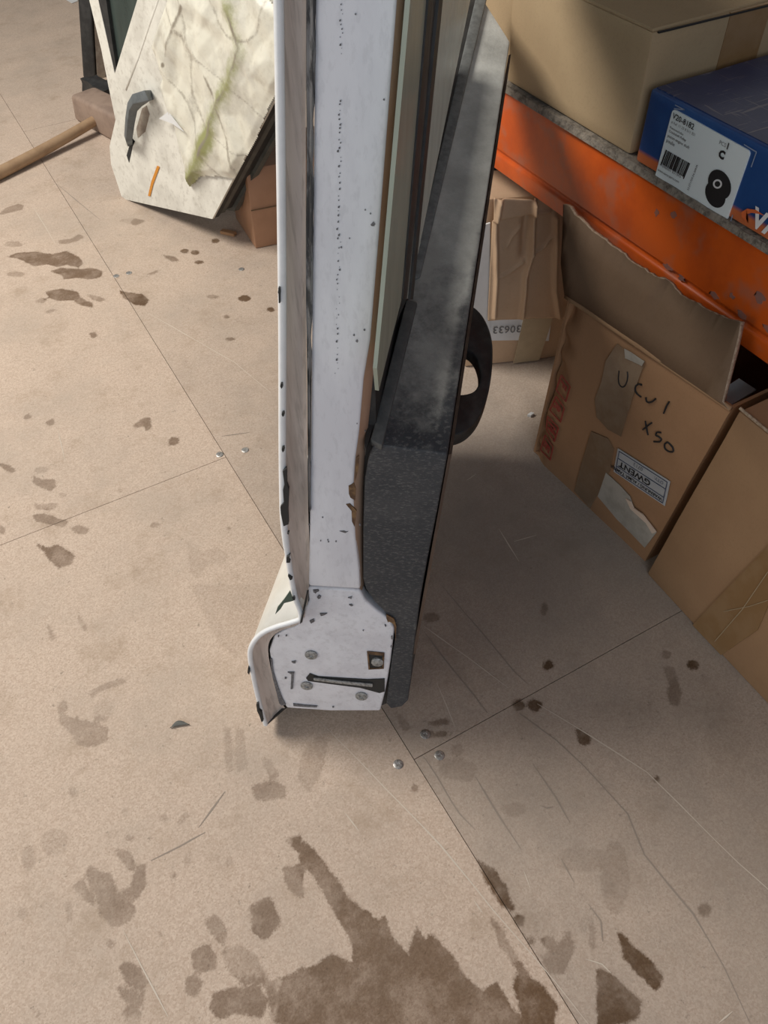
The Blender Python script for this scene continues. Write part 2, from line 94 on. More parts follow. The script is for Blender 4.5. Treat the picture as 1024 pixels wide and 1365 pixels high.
 'green': [[0.1765,0.5822,0.3149],[0.1774,0.5785,0.2977],[0.167,0.5843,0.293],[0.1612,0.5861,0.2817],[0.1538,0.589,0.2715],[0.1584,0.5884,0.2842],[0.1681,0.5849,0.2998]],
 'b_g': [0.3227,-0.9247,0.2018],
 'b_up': [0.0683,0.2354,0.9695],
 'b_n': [0.944,0.2991,-0.1391],
 'b_skin': [[0.4907,2.3539,0.7175],[0.4697,2.3064,0.4729],[0.4627,2.2812,0.3709],[0.4541,2.2686,0.2855],[0.4472,2.2554,0.2105],[0.4218,2.2983,0.1303],[0.4133,2.302,0.0808],[0.4117,2.2702,0.0014],[0.4179,2.2499,0.0],[0.5458,1.8834,0.08],[0.7859,1.4457,0.768]],
 'b_win': [[0.5019,2.3217,0.7241],[0.4829,2.2683,0.4806],[0.471,2.2348,0.3275],[0.5366,2.1134,0.5117],[0.6078,1.9815,0.7117]],
 'b_winseal': [[0.5019,2.3217,0.7241],[0.4829,2.2683,0.4806],[0.471,2.2348,0.3275],[0.4752,2.2286,0.3428],[0.4936,2.2373,0.4868],[0.5254,2.2522,0.7343]],
 'b_edge': [[0.5458,1.8834,0.08],[0.7859,1.4457,0.768]],
 'b_crease': [[0.6306,1.9094,0.7114],[0.5441,2.0728,0.4753],[0.5144,2.1277,0.3923],[0.4797,2.1943,0.2998]],
 'b_handle': [[0.4937,2.0624,0.3264],[0.4794,2.0991,0.3085],[0.4692,2.1213,0.2869],[0.459,2.137,0.2514],[0.447,2.1527,0.2041]],
 'b_handle_base': [[0.5109,2.1016,0.3124],[0.4559,2.2069,0.1654]],
 'b_hole': [[0.4635,2.1892,0.1859],[0.4663,2.1779,0.1805],[0.4597,2.1907,0.1632],[0.4448,2.2146,0.1137],[0.4451,2.2216,0.1308],[0.4557,2.2031,0.1631]],
 'b_recess': [[0.5023,2.1132,0.2859],[0.5024,2.1044,0.2678],[0.4872,2.1295,0.2183],[0.4728,2.1634,0.1937],[0.4751,2.1659,0.2147],[0.4944,2.1325,0.2737]],
 'b_orange': [[0.488,2.0899,0.146],[0.491,2.0804,0.1461],[0.4717,2.1148,0.0888],[0.4604,2.1327,0.051],[0.4574,2.1417,0.0494],[0.4704,2.1214,0.0943]],
 'b_sticker': [[0.5178,2.0411,0.279],[0.5339,2.0026,0.3059],[0.5464,1.9496,0.2765],[0.5337,1.9922,0.2822]],
 'b_film': [[0.5838,2.0517,0.7281],[0.574,1.9935,0.5364],[0.5543,2.0308,0.4832],[0.5354,2.0649,0.4279],[0.5388,2.0292,0.3744],[0.529,2.0461,0.3445],[0.5322,1.9988,0.2647],[0.5268,1.9562,0.1361],[0.5486,1.9084,0.1814],[0.5666,1.8594,0.1978],[0.5924,1.7866,0.2166],[0.6122,1.7508,0.2738],[0.6326,1.7125,0.3304],[0.6557,1.675,0.4063],[0.7147,1.5755,0.5639]],
 'bcart': [[0.6277,1.8253,0.0],[0.6948,1.8137,0.0],[0.6172,1.84,0.0],[0.6444,2.0209,0.0]],
 'mal': [[0.0439,2.5143,0.0],[0.4991,2.7155,0.0],[0.4416,2.8016,0.0],[0.4907,2.6178,0.0],[0.4796,2.99,0.0],[0.5123,2.9973,0.0],[0.5602,2.8177,0.0]],
 'post': [[0.5505,3.1402,0.0],[0.5868,3.1097,0.0],[0.5998,3.12,0.2401],[0.6426,3.12,0.2329]],
 'paper': [[0.7036,4.0431,0.0],[0.7565,4.0742,0.0],[0.7531,3.9255,0.0],[0.7246,3.9126,0.0]],
 'misc': [[0.588,1.9214,0.0],[-0.009,0.6588,0.0],[0.8553,0.946,0.0],[0.8457,1.139,0.0],[0.8107,1.1451,0.0]],
 'cr_base': [[0.826,1.1507,0.0],[1.0371,1.0696,0.0]],
 'cr_n': [0.3586,0.9335,-0.0],
 'cr_face': [[0.826,1.1507,0.0],[1.0371,1.0696,0.0],[1.0098,1.0801,0.364],[0.85,1.1415,0.3926]],
 'cr_flap': [[0.8595,1.125,0.1314],[1.0204,1.0632,0.1172],[0.9884,1.0755,0.3839],[0.8473,1.1297,0.4044]],
 'cr_white': [[0.8356,1.1428,0.3397],[0.8526,1.1362,0.3439],[0.8697,1.1297,0.0963],[0.8306,1.1447,0.0728],[0.8313,1.1444,0.1391]],
 'cr_label': [[0.8508,1.1391,0.1278],[0.9937,1.0842,0.116],[0.9958,1.0833,0.052],[0.9314,1.1081,0.0631],[0.8392,1.1435,0.0741]],
 'cr_text': [[0.9336,1.1057,0.0929],[0.8759,1.1278,0.097],[0.9033,1.1173,0.1104]],
 'cr_tape': [[0.9359,1.1053,0.117],[0.9961,1.0822,0.1164],[0.9808,1.0881,0.0042],[0.9273,1.1086,0.0038]],
 'oc': [[0.795,0.8396,0.3759],[0.805,0.4978,0.3946],[0.809,0.5453,0.0],[0.7974,0.8643,0.0]],
 'oc_n': [0.9993,0.0364,0.0087],
 'flap': [[0.7948,0.8392,0.3748],[0.805,0.4978,0.3946],[0.8052,0.5116,0.3974],[0.8219,0.55,0.4939],[0.8201,0.5707,0.4863],[0.8182,0.6079,0.4797],[0.8165,0.6512,0.4751],[0.8167,0.6962,0.481],[0.8161,0.7238,0.4806],[0.8154,0.7452,0.479],[0.8156,0.7855,0.4846],[0.8156,0.8299,0.4892],[0.8159,0.8639,0.4947],[0.8169,0.8855,0.5026],[0.8161,0.9003,0.4996],[0.8112,0.8891,0.4713],[0.8022,0.8689,0.419]],
 'flap_n': [0.984,0.0191,-0.1771],
 'strokes': [[[0.7971,0.6978,0.322],[0.7973,0.696,0.3084],[0.7976,0.6914,0.2992],[0.7978,0.6846,0.2979],[0.798,0.6796,0.3041],[0.7979,0.6774,0.3145],[0.7978,0.6787,0.3259],[0.7976,0.6816,0.3318]],[[0.7988,0.6492,0.329],[0.7986,0.6558,0.3257],[0.7985,0.6601,0.3181],[0.7987,0.6586,0.3103],[0.7989,0.6519,0.3074],[0.7992,0.6445,0.3082]],[[0.7995,0.6352,0.314],[0.7996,0.6326,0.3081],[0.7998,0.6279,0.3088],[0.8,0.6222,0.3148],[0.8,0.6175,0.3247]],[[0.8008,0.5933,0.3367],[0.8008,0.5956,0.3271],[0.8009,0.5966,0.3112]],[[0.8002,0.6243,0.2734],[0.8005,0.6193,0.2635],[0.8008,0.6126,0.253]],[[0.8006,0.612,0.2797],[0.8005,0.618,0.2683],[0.8004,0.6245,0.2549]],[[0.8014,0.5911,0.2757],[0.8012,0.5986,0.2711],[0.8012,0.5992,0.2632],[0.8015,0.5924,0.2657],[0.8017,0.5865,0.2652],[0.8017,0.588,0.2579],[0.8014,0.5988,0.2498]],[[0.8021,0.5747,0.2689],[0.802,0.5795,0.2608],[0.8022,0.5763,0.2532],[0.8025,0.5678,0.2536],[0.8027,0.5598,0.2599],[0.8025,0.5628,0.2665],[0.8022,0.571,0.269],[0.802,0.5764,0.2675]]],
 'oc_label': [[0.8012,0.6617,0.1829],[0.8051,0.5485,0.204],[0.8058,0.5433,0.1504],[0.8018,0.6579,0.1298]],
 'oc_paper': [[0.8014,0.6734,0.113],[0.8027,0.6378,0.1127],[0.8036,0.6117,0.1093],[0.8036,0.6157,0.0964],[0.8044,0.5943,0.0897],[0.8064,0.5413,0.0852],[0.8065,0.5531,0.0312],[0.8053,0.5844,0.0335],[0.8038,0.6253,0.0355],[0.8018,0.6782,0.0465]],
 'oc_torn': [[0.8015,0.6168,0.1002],[0.8019,0.606,0.1033],[0.8023,0.5961,0.096],[0.803,0.576,0.0997],[0.8044,0.5403,0.0889],[0.8043,0.5466,0.0787],[0.8035,0.5642,0.0885],[0.8022,0.6016,0.0883]],
 'oc_tape1': [[0.7982,0.7145,0.364],[0.7988,0.6969,0.3638],[0.8003,0.6552,0.37],[0.8006,0.6589,0.3128],[0.8014,0.6629,0.208],[0.8004,0.6927,0.2001],[0.7993,0.7223,0.205],[0.7986,0.7343,0.2352],[0.7984,0.728,0.2777],[0.798,0.7288,0.3204]],
 'oc_tape2': [[0.7994,0.7266,0.1688],[0.8007,0.6882,0.1834],[0.8014,0.6703,0.1734],[0.802,0.6662,0.1257],[0.8019,0.6751,0.1001],[0.8023,0.688,0.0029],[0.8006,0.7339,0.0086],[0.8,0.7324,0.0765]],
 'oc_bit': [[0.7963,0.6968,0.3666],[0.7968,0.6833,0.3688],[0.7978,0.6546,0.3708],[0.7978,0.6571,0.3605],[0.7972,0.6719,0.3598],[0.7966,0.6908,0.3522]],
 'glyph': [[[0.795,0.8196,0.2272],[0.7961,0.791,0.224],[0.7963,0.7951,0.1863],[0.7951,0.8281,0.1866]],[[0.7953,0.8254,0.1735],[0.7964,0.7958,0.1707],[0.7966,0.7987,0.1346],[0.7953,0.8332,0.1352]],[[0.7954,0.8345,0.1197],[0.7967,0.8009,0.1184],[0.7969,0.8042,0.0815],[0.7957,0.836,0.083]],[[0.7958,0.838,0.0661],[0.797,0.8047,0.0673],[0.7973,0.8057,0.0314],[0.7961,0.8382,0.0299]]],
 'rc': [[0.7926,0.5228,0.0],[0.7746,-0.0969,0.0],[0.8,0.4836,0.4052],[0.8,0.4262,0.3909]],
 'rc_n': [0.9994,-0.0291,-0.021],
 'rc_tape': [[0.7919,0.3565,0.2681],[0.7904,0.3236,0.2423],[0.7873,0.3114,0.1109],[0.7858,0.3391,0.0022],[0.7877,0.4046,0.0007],[0.7892,0.3874,0.0981]],
 'rc_scr': [[0.7889,0.3406,0.2201],[0.787,0.3456,0.1223],[0.7852,0.3587,0.0158],[0.7874,0.3203,0.177],[0.7872,0.3382,0.1395],[0.787,0.3692,0.0862],[0.7924,0.4686,0.2049],[0.7902,0.3921,0.2085],[0.7887,0.3447,0.2014]],
 'dark_label': [[0.8267,0.524,0.36],[0.8468,0.5548,0.36],[0.8987,0.5626,0.36],[0.9015,0.5318,0.36]],
 'beam': [[0.87,1.1344,0.5745],[0.87,1.1455,0.4336],[0.87,0.5689,0.564],[0.87,0.5099,0.4298],[0.87,1.15,0.4633],[0.87,0.5193,0.4513]],
 'sc': [[0.87,0.8434,0.579],[0.87,0.8427,0.7469],[0.87,1.1465,0.5964],[1.0521,0.8237,0.75],[0.8402,0.9962,0.75]],
 'blue': [[0.868,0.8258,0.6862],[0.868,0.8234,0.5845],[1.0721,0.8141,0.685]],
 'bl_label': [[0.867,0.7783,0.6754],[0.867,0.6414,0.6737],[0.867,0.6441,0.5778],[0.867,0.7812,0.5785]],
 'bl_title': [[0.866,0.7748,0.6649],[0.866,0.7331,0.6654],[0.866,0.7743,0.6734]],
 'bl_lines': [[0.866,0.7744,0.6586],[0.866,0.7211,0.6589],[0.866,0.7748,0.6519],[0.866,0.7473,0.652],[0.866,0.7747,0.6468],[0.866,0.7357,0.6457],[0.866,0.7751,0.6403],[0.866,0.723,0.64],[0.866,0.7755,0.6334],[0.866,0.7557,0.6343]],
 'bl_bar': [[0.866,0.7725,0.6233],[0.866,0.7239,0.6234],[0.866,0.7226,0.5983],[0.866,0.776,0.6006]],
 'bl_pic': [[0.866,0.6709,0.6187],[0.866,0.6512,0.6192],[0.866,0.674,0.6358],[0.866,0.6728,0.6042]],
 'bl_pic2': [[0.865,0.6737,0.6185],[0.865,0.6668,0.6215],[0.865,0.6758,0.6239]],
 'bl_c': [[0.866,0.6814,0.6541],[0.866,0.6776,0.6556]],
 'bl_pcs': [[0.866,0.6899,0.6662],[0.866,0.676,0.6663]],
 'bl_logo': [[0.866,0.6076,0.5939],[0.866,0.5763,0.5953],[0.866,0.6078,0.6066]],
 'bl_swoosh': [[0.866,0.5923,0.6133],[0.866,0.6067,0.6141],[0.866,0.6192,0.6098],[0.866,0.626,0.6018],[0.866,0.6222,0.5967],[0.866,0.6113,0.5941],[0.866,0.616,0.5977],[0.866,0.6175,0.6029],[0.866,0.6113,0.6081],[0.866,0.6009,0.6116]],
 'bl_brk': [[0.866,0.6537,0.6775],[0.866,0.6331,0.6764],[0.866,0.6335,0.6575],[0.866,0.6377,0.5923],[0.866,0.6371,0.5755],[0.866,0.6523,0.5751],[0.866,0.7759,0.681],[0.866,0.758,0.6811],[0.866,0.7762,0.6764]],
 'bl_scr': [[0.866,0.7163,0.59],[0.866,0.7122,0.6254]],
